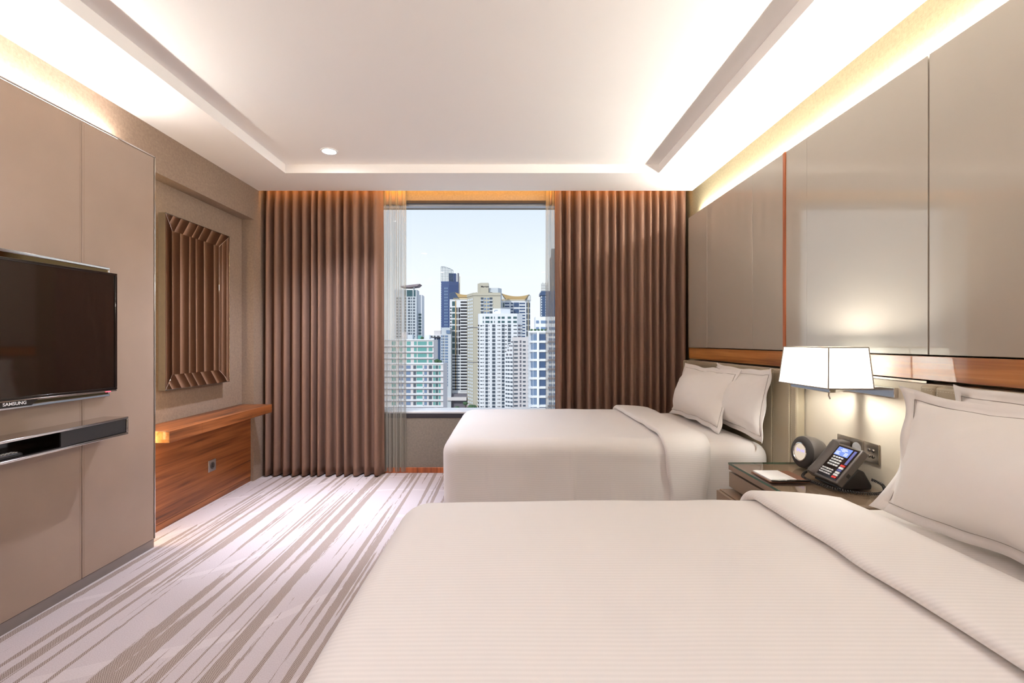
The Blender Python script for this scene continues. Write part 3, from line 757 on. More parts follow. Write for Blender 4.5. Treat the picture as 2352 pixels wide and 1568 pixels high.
# telephone
PH = thing('telephone', (1.42, 2.02, ZN), 'dark grey desk telephone with tilted keypad and screen on the nightstand', 'telephone')
tl_ = math.radians(50); S_ = Vector((math.cos(tl_), 0, math.sin(tl_))); Nn = Vector((-math.sin(tl_), 0, math.cos(tl_))); V_ = Vector((0, -1, 0))
B0 = Vector((1.350, 2.02, ZN+0.030))                       # bottom edge centre of the face
LEN, WID = 0.178, 0.190
def F(a, b, d=0.0): return B0+V_*(a*WID)+S_*(b*LEN)+Nn*d    # a: -0.5 far .. 0.5 near
obj('body', MB().obox(F(0,0.5,-0.017), V_*WID/2, S_*LEN/2, Nn*0.017), M['grey_plastic'], PH, bevel=0.006, seg=3)
hs = []
for k in range(15):
    b_ = k/14; d = 0.010+0.009*abs(2*b_-1)**2.2; w2 = 0.026 if 0 < k < 14 else 0.018
    c0 = F(-0.335, 0.01+0.98*b_)
    hs.append([c0+V_*(math.cos(q*math.pi/5)*w2)+Nn*(math.sin(q*math.pi/5)*d) for q in range(6)])
obj('receiver', MB().loft(hs), M['grey_plastic'], PH, recalc=True, smooth=60)
obj('key_panel', MB().obox(F(0.13,0.5,0.0008), V_*WID*0.315, S_*LEN*0.44, Nn*0.0010), M['black_gloss'], PH)
sc_ = obj('display', MB().obox(F(0.07,0.79,0.0022), V_*WID*0.21, S_*LEN*0.115, Nn*0.0006), M['lcd'], PH)
tx = MB()
for r_, (a0, a1) in enumerate([(0.0,0.14),(-0.04,0.18),(0.02,0.12),(-0.12,0.0),(-0.12,-0.02),(-0.12,0.02)]):
    tx.obox(F((a0+a1)/2,0.87-0.032*r_,0.003), V_*WID*(a1-a0)/2, S_*LEN*0.008, Nn*0.0002)
for r_ in range(3): tx.obox(F(0.19,0.774-0.032*r_,0.003), V_*WID*0.05, S_*LEN*0.008, Nn*0.0002)
tag(obj('display_lines', tx, M['lcd_text'], sc_), kind='stuff')
ks = MB()
for i in range(4):
    for j in range(4): ks.obox(F(-0.06+j*0.083,0.62-i*0.072,0.003), V_*0.0058, S_*0.0036, Nn*0.0018)
for i in range(3):
    for j in range(5): ks.obox(F(-0.12+j*0.073,0.27-i*0.062,0.003), V_*0.0052, S_*0.0030, Nn*0.0018)
tag(obj('keys', ks, M['white_key'], PH), kind='stuff')
obj('blue_strip', MB().obox(F(0.375,0.70,0.0022), V_*0.007, S_*LEN*0.20, Nn*0.0008), M['key_blue'], PH)
for i, k_ in enumerate(('key_red','white_key','key_blue','white_key','white_key','key_red')):
    obj('side_key', MB().obox(F(0.345,0.45-i*0.066,0.003), V_*0.012, S_*0.0045, Nn*0.0015), M[k_], PH)
bs = MB(); bp = [(1.375,ZN),(1.505,ZN),(1.508,ZN+0.018),(1.475,ZN+0.075),(1.450,ZN+0.085),(1.395,ZN+0.030)]
bs.loft([[(x,y,z) for x,z in bp] for y in (1.935,2.105)]); obj('stand', bs, M['black_plastic'], PH, recalc=True, bevel=0.006)
obj('port', MB().obox(B0+V_*(WID/2+0.0004)+S_*0.055-Nn*0.020, S_*0.008, Nn*0.007, V_*0.0008), M['black_plastic'], PH)
pc = []
ctrl = [Vector(p) for p in ((1.345,2.108,ZN+0.03),(1.318,2.09,ZN+0.012),(1.318,2.03,ZN+0.008),(1.335,1.95,ZN+0.008),(1.375,1.888,ZN+0.008),(1.44,1.862,ZN+0.008),(1.505,1.875,ZN+0.010),(1.525,1.905,ZN+0.03),(1.500,1.93,ZN+0.045))]
def cat(P, t_):
    n_ = len(P)-1; x = t_*n_; i = min(int(x), n_-1); f_ = x-i
    p0, p1, p2, p3 = P[max(i-1,0)], P[i], P[i+1], P[min(i+2,n_)]
    return 0.5*((2*p1)+(p2-p0)*f_+(2*p0-5*p1+4*p2-p3)*f_*f_+(3*p1-p0-3*p2+p3)*f_**3)
NC = 900; TURNS = 66
for k in range(NC+1):
    t_ = k/NC; p = cat(ctrl, t_); d = (cat(ctrl, min(1,t_+0.004))-cat(ctrl, max(0,t_-0.004))).normalized()
    s1 = d.cross(Vector((0,0,1))).normalized(); s2 = d.cross(s1); a = 2*math.pi*TURNS*t_
    pc.append(p+s1*math.cos(a)*0.0048+s2*math.sin(a)*0.0048)
obj('coil_cord', MB().tube(pc, 0.0017, 5), M['black_plastic'], PH, smooth=180)
cb = thing('phone_cable', (1.54, 1.85, ZN), 'thin grey cable looping from the telephone along the nightstand', 'cable')
obj('cable', MB().tube([cat([Vector(p) for p in ((1.545,1.93,ZN+0.012),(1.552,1.89,ZN+0.012),(1.545,1.86,ZN+0.006),(1.552,1.835,ZN+0.003),(1.548,1.80,ZN+0.002),(1.535,1.77,ZN+0.002))], k/40) for k in range(41)], 0.0015, 6), M['grey_plastic'], cb, smooth=180)

# round clock speaker
CK = thing('clock_speaker', (1.475, 2.275, ZN), 'round grey clock speaker with glowing dial at the back of the nightstand', 'clock')
cc = Vector((1.432, 2.268, ZN+0.079)); fd = Vector((-1, -0.10, 0.10)).normalized()
obj('shell', MB().lathe([(0.0,-0.092),(0.040,-0.092),(0.062,-0.080),(0.074,-0.050),(0.078,-0.015),(0.076,0.0),(0.074,0.004)], cc, fd, 56), M['grey_plastic'], CK, smooth=50)
obj('cloth_ring', MB().lathe([(0.075,0.0),(0.074,0.006),(0.066,0.013),(0.050,0.017),(0.044,0.016),(0.044,0.0)], cc, fd, 56), M['mesh_cloth'], CK, smooth=50)
obj('dial_rim', MB().lathe([(0.045,0.012),(0.045,0.019),(0.041,0.020),(0.039,0.016),(0.039,0.010)], cc, fd, 56), M['chrome'], CK, smooth=50)
dl = obj('dial', MB().lathe([(0.0,0.0132),(0.039,0.0132),(0.039,0.0140),(0.0,0.0140)], cc, fd, 48), M['dial'], CK)
uu = Vector((0,-1,0)); uu = (uu-fd*uu.dot(fd)).normalized(); vv = fd.cross(uu)
text('digits', '04:44', 0.024, M['digit'], frame_m(cc+fd*0.0146+vv*0.006, uu, vv), CK, 0.0002)
bt = MB()
for k in range(4): bt.lathe([(0.0,0),(0.004,0),(0.003,0.0015),(0.0,0.0018)], cc+vv*0.0752-fd*0.045+uu*(-0.028+0.019*k)-vv*(0.0065*abs(k-1.5)), vv, 10)
obj('buttons', bt, M['white_key'], CK)

# socket row
SW = thing('switch_row', (XP, 2.083, 0.709), 'three bronze switch and socket plates in a row above the nightstand', 'switch plate')
for k in range(3):
    ya = 2.2065-k*0.0825; pl = plate_face(SW, XP, ya-0.0815, ya, 0.709, 0.792, -1, M['switch'], 0.007)
    yc = ya-0.0408
    if k == 0: pass
    if k == 1: obj('socket_disc', MB().lathe([(0.0,0),(0.026,0),(0.026,0.0015),(0.022,0.003),(0,0.003)], (XP-0.007, yc, 0.752), (-1,0,0), 28), M['white_key'], SW, smooth=40)
    if k == 2:
        for a in (-1, 1):
            for b_ in (-1, 1):
                obj('push_button', MB().lathe([(0.0,0),(0.0068,0),(0.0060,0.004),(0,0.005)], (XP-0.007, yc+a*0.0105, 0.748+b_*0.0125), (-1,0,0), 20), M['chrome'], SW, smooth=50)
PG = thing('power_plug', (XP-0.01, 2.13, 0.75), 'grey power plug in the socket behind the telephone', 'plug')
obj('plug_body', MB().box(1.498, XP-0.0105, 2.112, 2.168, 0.735, 0.775), M['grey_plastic'], PG, bevel=0.006)

# swing-arm wall lamp
LP = thing('wall_lamp', (XP, 2.05, 1.0), 'lit swing arm wall lamp with tapered square shade above the nightstand', 'lamp')
bx0, bx1, by0, by1, bz = 1.302, 1.487, 1.900, 2.247, 1.033
tx0, tx1, ty0, ty1, tz = 1.314, 1.477, 1.916, 2.226, 1.200
def shade_side(p):
    return p
Bp = [(bx0,by0,bz),(bx1,by0,bz),(bx1,by1,bz),(bx0,by1,bz)]; Tp = [(tx0,ty0,tz),(tx1,ty0,tz),(tx1,ty1,tz),(tx0,ty1,tz)]
sh = MB()
for k in range(4):
    j = (k+1) % 4; sh.add([Bp[k],Bp[j],Tp[j],Tp[k]], [(0,1,2,3)])
obj('lamp_shade', sh, M['shade'], LP, recalc=True)
rm = MB()
for L_ in (Bp, Tp):
    for k in range(4): rm.tube([L_[k], L_[(k+1)%4]], 0.0026, 6)
for k in range(4): rm.tube([Bp[k], Tp[k]], 0.0026, 6)
obj('shade_wire', rm, M['shade_rim'], LP)
obj('bulb', MB().lathe([(0.0,0.0),(0.012,0.002),(0.014,0.03),(0.026,0.055),(0.028,0.070),(0.022,0.088),(0.0,0.098)], (1.395,2.07,1.060), n=24), emit('bulb_glow', (1.0,0.97,0.90), LAMP_GLOW), LP, smooth=60)
obj('lamp_arm', MB().box(1.352, 1.378, 1.965, 2.235, 1.010, 1.030), M['chrome'], LP, bevel=0.002)
obj('swing_arm', MB().box(1.378, XP-0.018, 2.055, 2.085, 1.012, 1.028), M['chrome'], LP, bevel=0.002)
obj('wall_bar', MB().box(XP-0.018, XP, 1.868, 2.18, 1.000, 1.040), M['chrome'], LP, bevel=0.002)
obj('stem', MB().tube([(1.395,2.07,1.02),(1.395,2.07,1.05)], 0.008, 12), M['chrome'], LP)
obj('switch_toggle', MB().tube([(1.362,1.985,1.012),(1.360,1.983,0.996),(1.364,1.980,0.982)], 0.003, 8), M['chrome'], LP)

# ------------------------------------------------------------------ the city outside
GZ = -62.0
def cm(name, col, rough=0.7, vary=0.0): return pm(name, col, rough, spec=0.3, vary=vary, vscale=0.05)
K = {'white': cm('facade_white', C(226,228,232)), 'offwhite': cm('facade_offwhite', C(214,208,208)), 'beige': cm('facade_beige', C(186,180,164)),
     'grey': cm('facade_grey', C(196,202,208)), 'blue': pm('facade_blue_glass', C(52,76,124), 0.25, spec=0.6), 'navy': pm('facade_navy', C(60,84,120), 0.4),
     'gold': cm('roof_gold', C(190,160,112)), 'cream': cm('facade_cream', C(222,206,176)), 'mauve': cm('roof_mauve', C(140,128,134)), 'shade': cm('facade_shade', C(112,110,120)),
     'win': pm('window_dark', C(70,82,96), 0.2, spec=0.6), 'winb': pm('window_blue', C(104,128,160), 0.2, spec=0.6), 'teal': pm('window_teal', C(98,158,154), 0.2, spec=0.6),
     'teal2': pm('window_deep_teal', C(46,84,92), 0.2, spec=0.6), 'black': cm('window_black', C(48,50,58)), 'pale': cm('window_pale', C(214,222,230)),
     'leaf': pm('leaves', C(70,104,70), 0.8, vary=0.3, vscale=0.6), 'bark': cm('bark', C(84,70,58)), 'road': cm('road', C(150,148,150)), 'lat': cm('lattice_steel', C(96,112,124))}
struct('ground', MB().box(-900, 900, 60, 1600, GZ-1, GZ), K['road'], 'street level far below the window', 'ground')
def bthing(name, px, D, label, group='towers outside the window'): return thing(name, (wx(px, D), D, GZ), label, 'building', group)
def chain_pts(chain): return [Vector((wx(px, D), D, 0)) for px, D in chain]
def body(par, chain, py, mat, depth=14.0, name='wall', z0=GZ, sag=None):
    P = chain_pts(chain); zt = wz(py, chain[0][1])
    poly = [(p.x, p.y) for p in P]+[(P[-1].x, P[-1].y+depth), (P[0].x, P[0].y+depth)]
    return obj(name, MB().prism(poly, z0, zt), mat, par)
def face_boxes(mb, p0, p1, D, cols, py0, pitch, n, h, out=0.25, skip=None):
    s = D/FPX; L_ = (p1-p0); ln_ = L_.length; u_ = L_/ln_; nn = Vector((u_.y, -u_.x, 0))
    if nn.y > 0: nn = -nn
    zt = wz(py0, D)
    for r in range(n):
        z1_ = zt-r*pitch*s; z0_ = z1_-h*s
        for a, b_ in cols:
            c = p0+u_*(ln_*(a+b_)/2)+nn*(out/2-0.05)+Vector((0,0,(z0_+z1_)/2))
            mb.obox(c, u_*(ln_*(b_-a)/2), Vector((0,0,(z1_-z0_)/2)), nn*(out/2+0.05))
    return mb
def windows(par, chain, seg, cols, py0, pitch, n, h, mat, out=0.25, name='windows'):
    P = chain_pts(chain); D = (chain[seg][1]+chain[seg+1][1])/2
    return tag(obj(name, face_boxes(MB(), P[seg], P[seg+1], D, cols, py0, pitch, n, h, out), mat, par), kind='stuff')
def each(par, chain, seg, cols, py0, pitch, n, h, mat, out=0.25, name='window'):
    P = chain_pts(chain); D = (chain[seg][1]+chain[seg+1][1])/2; s = D/FPX
    for ci in cols:
        first = None
        for r in range(n):
            if first is None:
                first = obj(name, face_boxes(MB(), P[seg], P[seg+1], D, [ci], py0, pitch, 1, h, out), mat, par)
            else:
                c = first.copy(); COL.objects.link(c); c.location.z = first.location.z-r*pitch*s
def cols(*pairs, lo=0.0, hi=1.0): return [((a-lo)/(hi-lo), (b-lo)/(hi-lo)) for a, b in pairs]

# 1 far tower with a winged roof
D = 470; ch = [(906,D),(957,D)]
T = bthing('winged_tower', 935, D, 'pale tower with a tilted wing roof, leftmost behind the glass')
body(T, ch, 665, K['grey']); body(T, [(957,D+6),(969,D+6)], 677, K['white'], name='side_wing')
lo, hi = 906, 957
windows(T, ch, 0, cols((929,933),(937,942),(944,946),(949,953),(910,914),(918,922),lo=lo,hi=hi), 683, 6.75, 16, 4, K['win'])
windows(T, ch, 0, cols((934.5,947.5),(929,932),(950,954.5),lo=lo,hi=hi), 666, 20, 1, 14.5, K['teal2'], name='crown_windows')
windows(T, [(957,D+6),(969,D+6)], 0, [(0.35,0.9)], 720, 7.2, 8, 4.6, K['teal2'])
windows(T, [(957,D+6),(969,D+6)], 0, [(0.0,0.18)], 683, 6.75, 16, 3.5, K['black'])
wg = MB(); dd = D-2
wg.loft([[(wx(a,dd), dd+o, wz(b_,dd)) for a, b_ in ((918,657),(937,654.5),(964,651.5),(958,657),(938,659.5),(920,659))] for o in (0, 14)])
obj('wing_roof', wg, K['mauve'], T, recalc=True)
obj('roof_post', MB().box(wx(948,D), wx(951,D), D+2, D+4, wz(666,D), wz(657,D)), K['grey'], T)

# 4 blue glass tower with lattice crown
D = 640; ch = [(1013,D),(1031,D-2),(1053,D+4)]
T = bthing('blue_tower', 1033, D, 'dark blue glass tower topped by a curved lattice crown')
body(T, ch, 646, K['blue'], 20); body(T, [(1031,D+1),(1047.5,D+4)], 627, K['blue'], 10, name='core_block')
windows(T, ch, 0, [(0.42,0.62),(0.68,0.86)], 660, 7.0, 18, 4, K['winb'])
windows(T, ch, 0, [(-0.06,0.04)], 650, 5, 24, 2.4, K['pale'], name='edge_fins')
la = MB(); s = D/FPX
def crown_top(px): return 612+max(0.0, (px-1013)/28.0)**2*9
xs = [1013+k*3.5 for k in range(9)]
for px in xs: la.box(wx(px-0.3,D), wx(px+0.3,D), D, D+0.5, wz(647,D), wz(crown_top(px),D))
for k in range(10):
    py = 646-k*3.6
    xe = 1041 if py > 621 else 1013+28*math.sqrt(max(0,(py-612)/9))
    la.box(wx(1013,D), wx(xe,D), D, D+0.5, wz(py+0.3,D), wz(py-0.3,D))
for k in range(8):
    a, b_ = xs[k], xs[k+1]
    la.tube([(wx(a,D),D+0.2,wz(crown_top(a),D)),(wx(b_,D),D+0.2,wz(crown_top(b_),D))], 0.25, 4)
tag(obj('lattice_crown', la, K['lat'], T), kind='stuff')
obj('corner_mast', MB().box(wx(1050,D), wx(1053,D), D+4, D+8, GZ, wz(626,D)), K['shade'], T)
obj('sun_fin', MB().box(wx(1054.2,D), wx(1055.4,D), D+6, D+8, wz(690,D), wz(633,D)), K['cream'], T)

# 5 grey slab in front of it
D = 430; ch = [(1012,D),(1036,D)]
T = bthing('grey_tower', 1022, D, 'slim grey tower below the blue glass one')
body(T, ch, 767, K['grey']); body(T, [(1014,D+1),(1034,D+1)], 752, K['grey'], 10, name='roof_house')
windows(T, ch, 0, [(0.06,0.2),(0.42,0.70)], 770, 6.6, 18, 4.2, K['winb']); windows(T, ch, 0, [(0.26,0.34)], 770, 6.6, 18, 4.2, K['win'])
obj('roof_vent', MB().box(wx(1025,D), wx(1034,D), D-0.5, D, wz(766,D), wz(758,D)), K['winb'], T)
# 3 dark blue slab
D = 480; ch = [(997,D),(1013,D)]
T = bthing('navy_tower', 1005, D, 'small dark blue slab with white ribs beside the teal windowed block')
body(T, ch, 774, K['navy']); windows(T, ch, 0, [(0.28,0.40),(0.0,0.07),(0.93,1.0)], 776, 200, 1, 160, K['white'], name='ribs')
obj('roof_slab', MB().box(wx(985,D), wx(1014,D), D-3, D+10, wz(775.5,D), wz(773.5,D)), K['black'], T)
D = 560
T = bthing('white_block', 1000, D, 'distant white block with small roof sheds in the gap')
body(T, [(978,D),(1015,D)], 770, K['white'], 20); body(T, [(997,D+4),(1012,D+4)], 759, K['offwhite'], 10, name='roof_house')
windows(T, [(978,D),(1015,D)], 0, [(0.3,0.42),(0.5,0.6),(0.7,0.85)], 770.8, 5, 1, 2, K['black'])

# 2 teal windowed apartment block
D = 230; ch = [(880,D),(996,D)]; chl = [(880,D-3),(1018,D-3)]
T = bthing('apartment_block', 950, D, 'stepped white apartment block with teal windows, nearest on the left', 'apartment blocks outside')
body(T, ch, 780, K['offwhite']); body(T, chl, 835, K['offwhite'], 16, name='lower_wall')
lo, hi = 880, 996
for grp, m_ in (((900,909),'teal'),((918,924),'teal'),((934.5,943),'teal'),((951,957),'teal'),((959.5,980),'teal'),((984.5,993),'teal')):
    each(T, ch, 0, cols(grp, lo=lo, hi=hi), 784, 13.8, 4, 8.3, K[m_], 0.12)
lo, hi = 880, 1018
for grp, m_ in (((900,909),'teal'),((916,926),'winb'),((933,943),'winb'),((949.5,955.5),'win'),((957,970),'teal'),((974.5,980.5),'winb'),((985,992),'win'),((995,1000),'teal'),((1001,1006),'teal2'),((1007.5,1012),'teal')):
    each(T, chl, 0, cols(grp, lo=lo, hi=hi), 839, 13.9, 9, 7.6, K[m_], 0.12)
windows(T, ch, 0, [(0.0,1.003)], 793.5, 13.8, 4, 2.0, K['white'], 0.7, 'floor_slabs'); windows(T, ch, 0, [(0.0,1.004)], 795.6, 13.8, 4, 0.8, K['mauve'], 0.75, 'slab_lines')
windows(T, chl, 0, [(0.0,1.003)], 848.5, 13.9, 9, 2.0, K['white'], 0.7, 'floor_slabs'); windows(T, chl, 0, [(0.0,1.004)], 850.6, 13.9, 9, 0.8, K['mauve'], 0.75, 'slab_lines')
windows(T, chl, 0, cols((916,929),(957,972),lo=lo,hi=hi), 845.5, 13.9, 9, 3.0, K['pale'], 0.6, 'balcony_rails')
obj('parapet', MB().box(wx(880,D), wx(996.5,D), D-0.6, D, wz(781.5,D), wz(778.5,D)), K['white'], T)
obj('parapet', MB().box(wx(880,D-3), wx(1018.5,D-3), D-3.6, D-3, wz(836,D-3), wz(832.5,D-3)), K['white'], T)
for a, b_, py, m_ in ((932,945,768,'grey'),(957,965,770,'teal'),(973,984,769,'white'),(920,931,762,'offwhite')):
    obj('roof_house', MB().box(wx(a,D), wx(b_,D), D+3, D+7, wz(780,D), wz(py,D)), K[m_], T)
def bush(name, px, py, D, rpx, label, group, seed, cat_='shrub', trunk=0):
    s = D/FPX; c = Vector((wx(px,D), D, wz(py,D))); r = rpx*s
    b_ = bmesh.new(); bmesh.ops.create_icosphere(b_, subdivisions=4, radius=1.0)
    mb = MB(); vv_ = []
    for v_ in b_.verts:
        k = 1+0.35*mn.noise(v_.co*2.2+Vector((seed,0,0)))+0.28*mn.noise(v_.co*6+Vector((0,seed,0)))
        vv_.append(c+Vector((v_.co.x*r*k, v_.co.y*r*k, v_.co.z*r*0.75*k)))
    mb.add(vv_, [tuple(q.index for q in f_.verts) for f_ in b_.faces]); b_.free()
    t_ = thing(name, (c.x, c.y, c.z-r if not trunk else GZ), label, cat_, group)
    obj('crown', mb, K['leaf'], t_, smooth=180)
    if trunk: obj('trunk', MB().tube([(c.x,c.y,GZ),(c.x,c.y,c.z)], 0.35, 8), K['bark'], t_)
    return t_
bush('roof_shrub', 1004, 829, D, 6, 'larger green shrub on the lower roof of the teal windowed block', 'roof shrubs', 1); bush('roof_shrub', 1011, 830, D-1, 4, 'smaller green shrub at the roof corner of the teal windowed block', 'roof shrubs', 2)
bush('roof_shrub', 969.5, 776, D, 3.4, 'small dark shrub among the roof sheds of the teal windowed block', 'roof shrubs', 3)

# 6 gold-roofed condominium (two arms behind the beige hotel)
D = 440; ch = [(1033,D),(1075,D)]
T = bthing('gold_roof_tower', 1130, D+8, 'condominium with swept gold roofs behind the beige tower')
body(T, ch, 687, K['white'], 12); chr_ = [(1146,D+8),(1208,D+8),(1218,D+12)]
body(T, chr_, 688, K['white'], 12, name='right_wing')
lo, hi = 1033, 1075
windows(T, ch, 0, cols((1038.5,1045),lo=lo,hi=hi), 692, 13.8, 9, 10.5, K['teal2']); windows(T, ch, 0, cols((1045.5,1047.8),lo=lo,hi=hi), 690, 400, 1, 205, K['gold'], name='gold_pilaster')
windows(T, ch, 0, cols((1048.5,1051),(1053,1057),lo=lo,hi=hi), 706, 13.8, 8, 11, K['black'])
windows(T, ch, 0, cols((1058,1073),lo=lo,hi=hi), 692, 6.9, 30, 3.4, K['black']); windows(T, ch, 0, cols((1034,1037),lo=lo,hi=hi), 706, 6.9, 28, 3.2, K['black'])
windows(T, ch, 0, cols((1039,1056),lo=lo,hi=hi), 816, 6.9, 12, 3.6, K['win']); windows(T, ch, 0, cols((1057,1075),lo=lo,hi=hi), 696.2, 6.9, 30, 2.2, K['white'], 0.9, 'balcony_rails')
lo, hi = 1146, 1208
windows(T, chr_, 0, cols((1149,1153),(1155.5,1158.5),lo=lo,hi=hi), 695, 13.8, 14, 10.5, K['teal2'])
windows(T, chr_, 0, cols((1159.5,1170),(1173,1179),(1193,1206),lo=lo,hi=hi), 695, 6.9, 30, 3.2, K['navy']); windows(T, chr_, 0, cols((1180,1192),lo=lo,hi=hi), 694.5, 14.6, 14, 10.5, K['navy'], name='bay_windows')
windows(T, chr_, 1, [(0.1,0.38),(0.62,0.9)], 695, 13.2, 14, 10.6, K['win']); windows(T, chr_, 1, [(0.42,0.58)], 690, 400, 1, 205, K['cream'], name='gold_pilaster')
def swept(px0, px1, D, yl, yr, ym, yb):
    mb = MB(); n_ = 14; rs = []
    for o in (0, 12):
        top = []; bot = []
        for k in range(n_+1):
            q = k/n_; px = px0+(px1-px0)*q; top.append((wx(px,D), D+o-1, wz(yl*(1-q)+yr*q+(ym-(yl+yr)/2)*4*q*(1-q), D)))
            qq = 0.14+q*0.78; bot.append((wx(px0+(px1-px0)*qq,D), D+o-1, wz(yb,D)))
        rs.append(top+bot[::-1])
    return mb.loft(rs)
obj('gold_roof', swept(1045, 1095, D, 671, 671, 677, 683), K['gold'], T, recalc=True)
obj('gold_roof', swept(1152, 1216, D+8, 673.5, 676, 680.5, 687), K['gold'], T, recalc=True)
def lattice(par, pts, D, st):
    mb = MB(); x0_, x1_ = min(p[0] for p in pts), max(p[0] for p in pts); y1_ = max(p[1] for p in pts)
    def top(px):
        for (a, b_), (c, d) in zip(pts, pts[1:]):
            if a <= px <= c: return b_+(d-b_)*(px-a)/max(1e-6, c-a)
        return y1_
    px = x0_
    while px <= x1_+0.01:
        if top(px) < y1_-0.5: mb.box(wx(px-0.25,D), wx(px+0.25,D), D-1.6, D-1.2, wz(y1_,D), wz(top(px),D))
        px += st
    py = y1_-st
    while py > min(p[1] for p in pts):
        ins = [x0_+k*0.5 for k in range(int((x1_-x0_)*2)+1) if top(x0_+k*0.5) <= py]
        if len(ins) > 1: mb.box(wx(min(ins),D), wx(max(ins),D), D-1.6, D-1.2, wz(py+0.25,D), wz(py-0.25,D))
        py -= st
    for (a, b_), (c, d) in zip(pts, pts[1:]): mb.tube([(wx(a,D),D-1.4,wz(b_,D)),(wx(c,D),D-1.4,wz(d,D))], 0.15, 4)
    tag(obj('roof_lattice', mb, K['lat'], par), kind='stuff')
lattice(T, [(1033,674),(1045,671),(1055,687)], D, 3.2); lattice(T, [(1146,677),(1152,673.5),(1162,688)], D+8, 3.2); lattice(T, [(1206,688),(1215,676.5),(1218.5,680),(1218.6,692)], D+8, 3.2)
windows(T, ch, 0, [(0.2,1.0)], 684, 10, 1, 3, K['cream'], 0.6, 'roof_band'); windows(T, chr_, 0, [(0.0,1.0)], 687, 10, 1, 2.6, K['cream'], 0.6, 'roof_band')
obj('podium', MB().box(wx(1028,D), wx(1075,D), D-6, D+20, GZ, wz(903,D)), K['shade'], T)
obj('podium_canopy', MB().box(wx(1030,D), wx(1074,D), D-12, D-4, wz(916,D), wz(909,D)), K['offwhite'], T)

# 7 beige hotel tower
D = 415; ch = [(1073,D+16),(1088,D),(1150,D)]
T = bthing('beige_tower', 1110, D, 'tall beige hotel tower with rooftop sign box, centre of the view')
body(T, ch, 676, K['beige'], 24)
obj('cornice', MB().prism([(wx(1072,D+16),D+15.5),(wx(1087.5,D),D-0.8),(wx(1150.5,D),D-0.8),(wx(1150.5,D),D+3),(wx(1089,D),D+3)], wz(678.5,D), wz(675,D)), K['beige'], T, recalc=True)
windows(T, ch, 0, [(0.12,0.28),(0.40,0.56),(0.68,0.84)], 686, 7.6, 34, 4.2, K['pale'], 0.15)
lo, hi = 1088, 1150
windows(T, ch, 1, cols((1104.5,1110.5),(1124.5,1131),lo=lo,hi=hi), 683, 8.0, 30, 5.0, K['win']); windows(T, ch, 1, cols((1112,1116.5),(1119,1123.5),lo=lo,hi=hi), 684, 8.0, 30, 3.6, K['winb'])
windows(T, ch, 1, cols((1103.5,1111),(1124,1132),lo=lo,hi=hi), 688.6, 8.0, 30, 1.8, K['white'], 0.8, 'balcony_rails')
windows(T, ch, 1, cols((1103,1131),lo=lo,hi=hi), 676, 400, 1, 0.8, K['beige'], 0.5, 'bay_line')
for seg in (0, 1): windows(T, ch, seg, [(0.0,1.0)], 751.5, 79.5, 2, 1.1, K['shade'], 0.4, 'floor_band')
SB = body(T, [(1097,D+10),(1104.5,D+3),(1122,D+3)], 651.5, K['beige'], 10, name='sign_box')
body(T, [(1123,D+6),(1144,D+6),(1152,D+12)], 661, K['grey'], 8, name='plant_house')
text('sign_lettering', 'Marriott', 5.6*D/FPX, K['black'], frame_m((wx(1114,D+3), D+2.9, wz(658,D+3)), (1,0,0), (0,0,1)), T, 0.05, True)
obj('plant_opening', MB().box(wx(1125,D), wx(1130,D), D+5.6, D+6, wz(675,D), wz(669.5,D)), K['black'], T)

# 8 white tower in front
D = 385; ch = [(1098,D+5),(1101,D+1.5),(1108,D),(1188,D),(1200,D+5)]
T = bthing('white_tower', 1145, D, 'bright white tower with curved ends and many small windows, front centre')
body(T, ch, 720.5, K['white'], 22)
body(T, [(1131.5,D+4),(1150,D+3),(1172,D+8)], 708.5, K['white'], 10, name='roof_house')
windows(T, [(1131.5,D+4),(1150,D+3)], 0, [(0.25,0.62)], 712, 9, 1, 1.2, K['winb'], 0.1, 'roof_mark'); windows(T, [(1131.5,D+4),(1150,D+3)], 0, [(0.22,0.30)], 713.6, 9, 1, 2.4, K['winb'], 0.1, 'roof_mark')
lo, hi = 1108, 1188
windows(T, ch, 2, cols((1115,1124),(1127,1131),(1135,1136.5),(1143.5,1149),(1152,1159),(1166,1173.5),(1179,1187),(1109,1111),lo=lo,hi=hi), 727, 9.7, 2, 4.6, K['teal2'])
windows(T, ch, 2, cols((1115,1120.5),(1130.5,1137.5),(1152.5,1159),(1166.5,1173.5),lo=lo,hi=hi), 745, 8.45, 25, 6.0, K['win'])
windows(T, ch, 2, cols((1122.5,1124),(1143,1145),(1146.5,1149),(1160.5,1163.5),(1109,1109.8),(1110.4,1111.2),lo=lo,hi=hi), 746.5, 8.45, 25, 2.0, K['black'])
windows(T, ch, 2, cols((1179.5,1187),lo=lo,hi=hi), 746.5, 8.45, 25, 2.4, K['win']); windows(T, ch, 2, cols((1103,1106),lo=lo,hi=hi), 746.5, 8.45, 1, 2.4, K['win'])
windows(T, ch, 3, [(0.12,0.62)], 745.5, 8.45, 25, 4.0, K['shade']); windows(T, ch, 3, [(0.78,0.95)], 746.5, 8.45, 25, 2.0, K['win'])
windows(T, ch, 0, [(0.2,0.9)], 745.5, 8.45, 25, 4.0, K['black']); windows(T, ch, 1, [(0.35,0.95)], 746.5, 8.45, 25, 2.2, K['win'])
windows(T, ch, 0, [(-0.1,1.1)], 749.8, 8.45, 25, 1.8, K['white'], 0.7, 'balcony_rails')

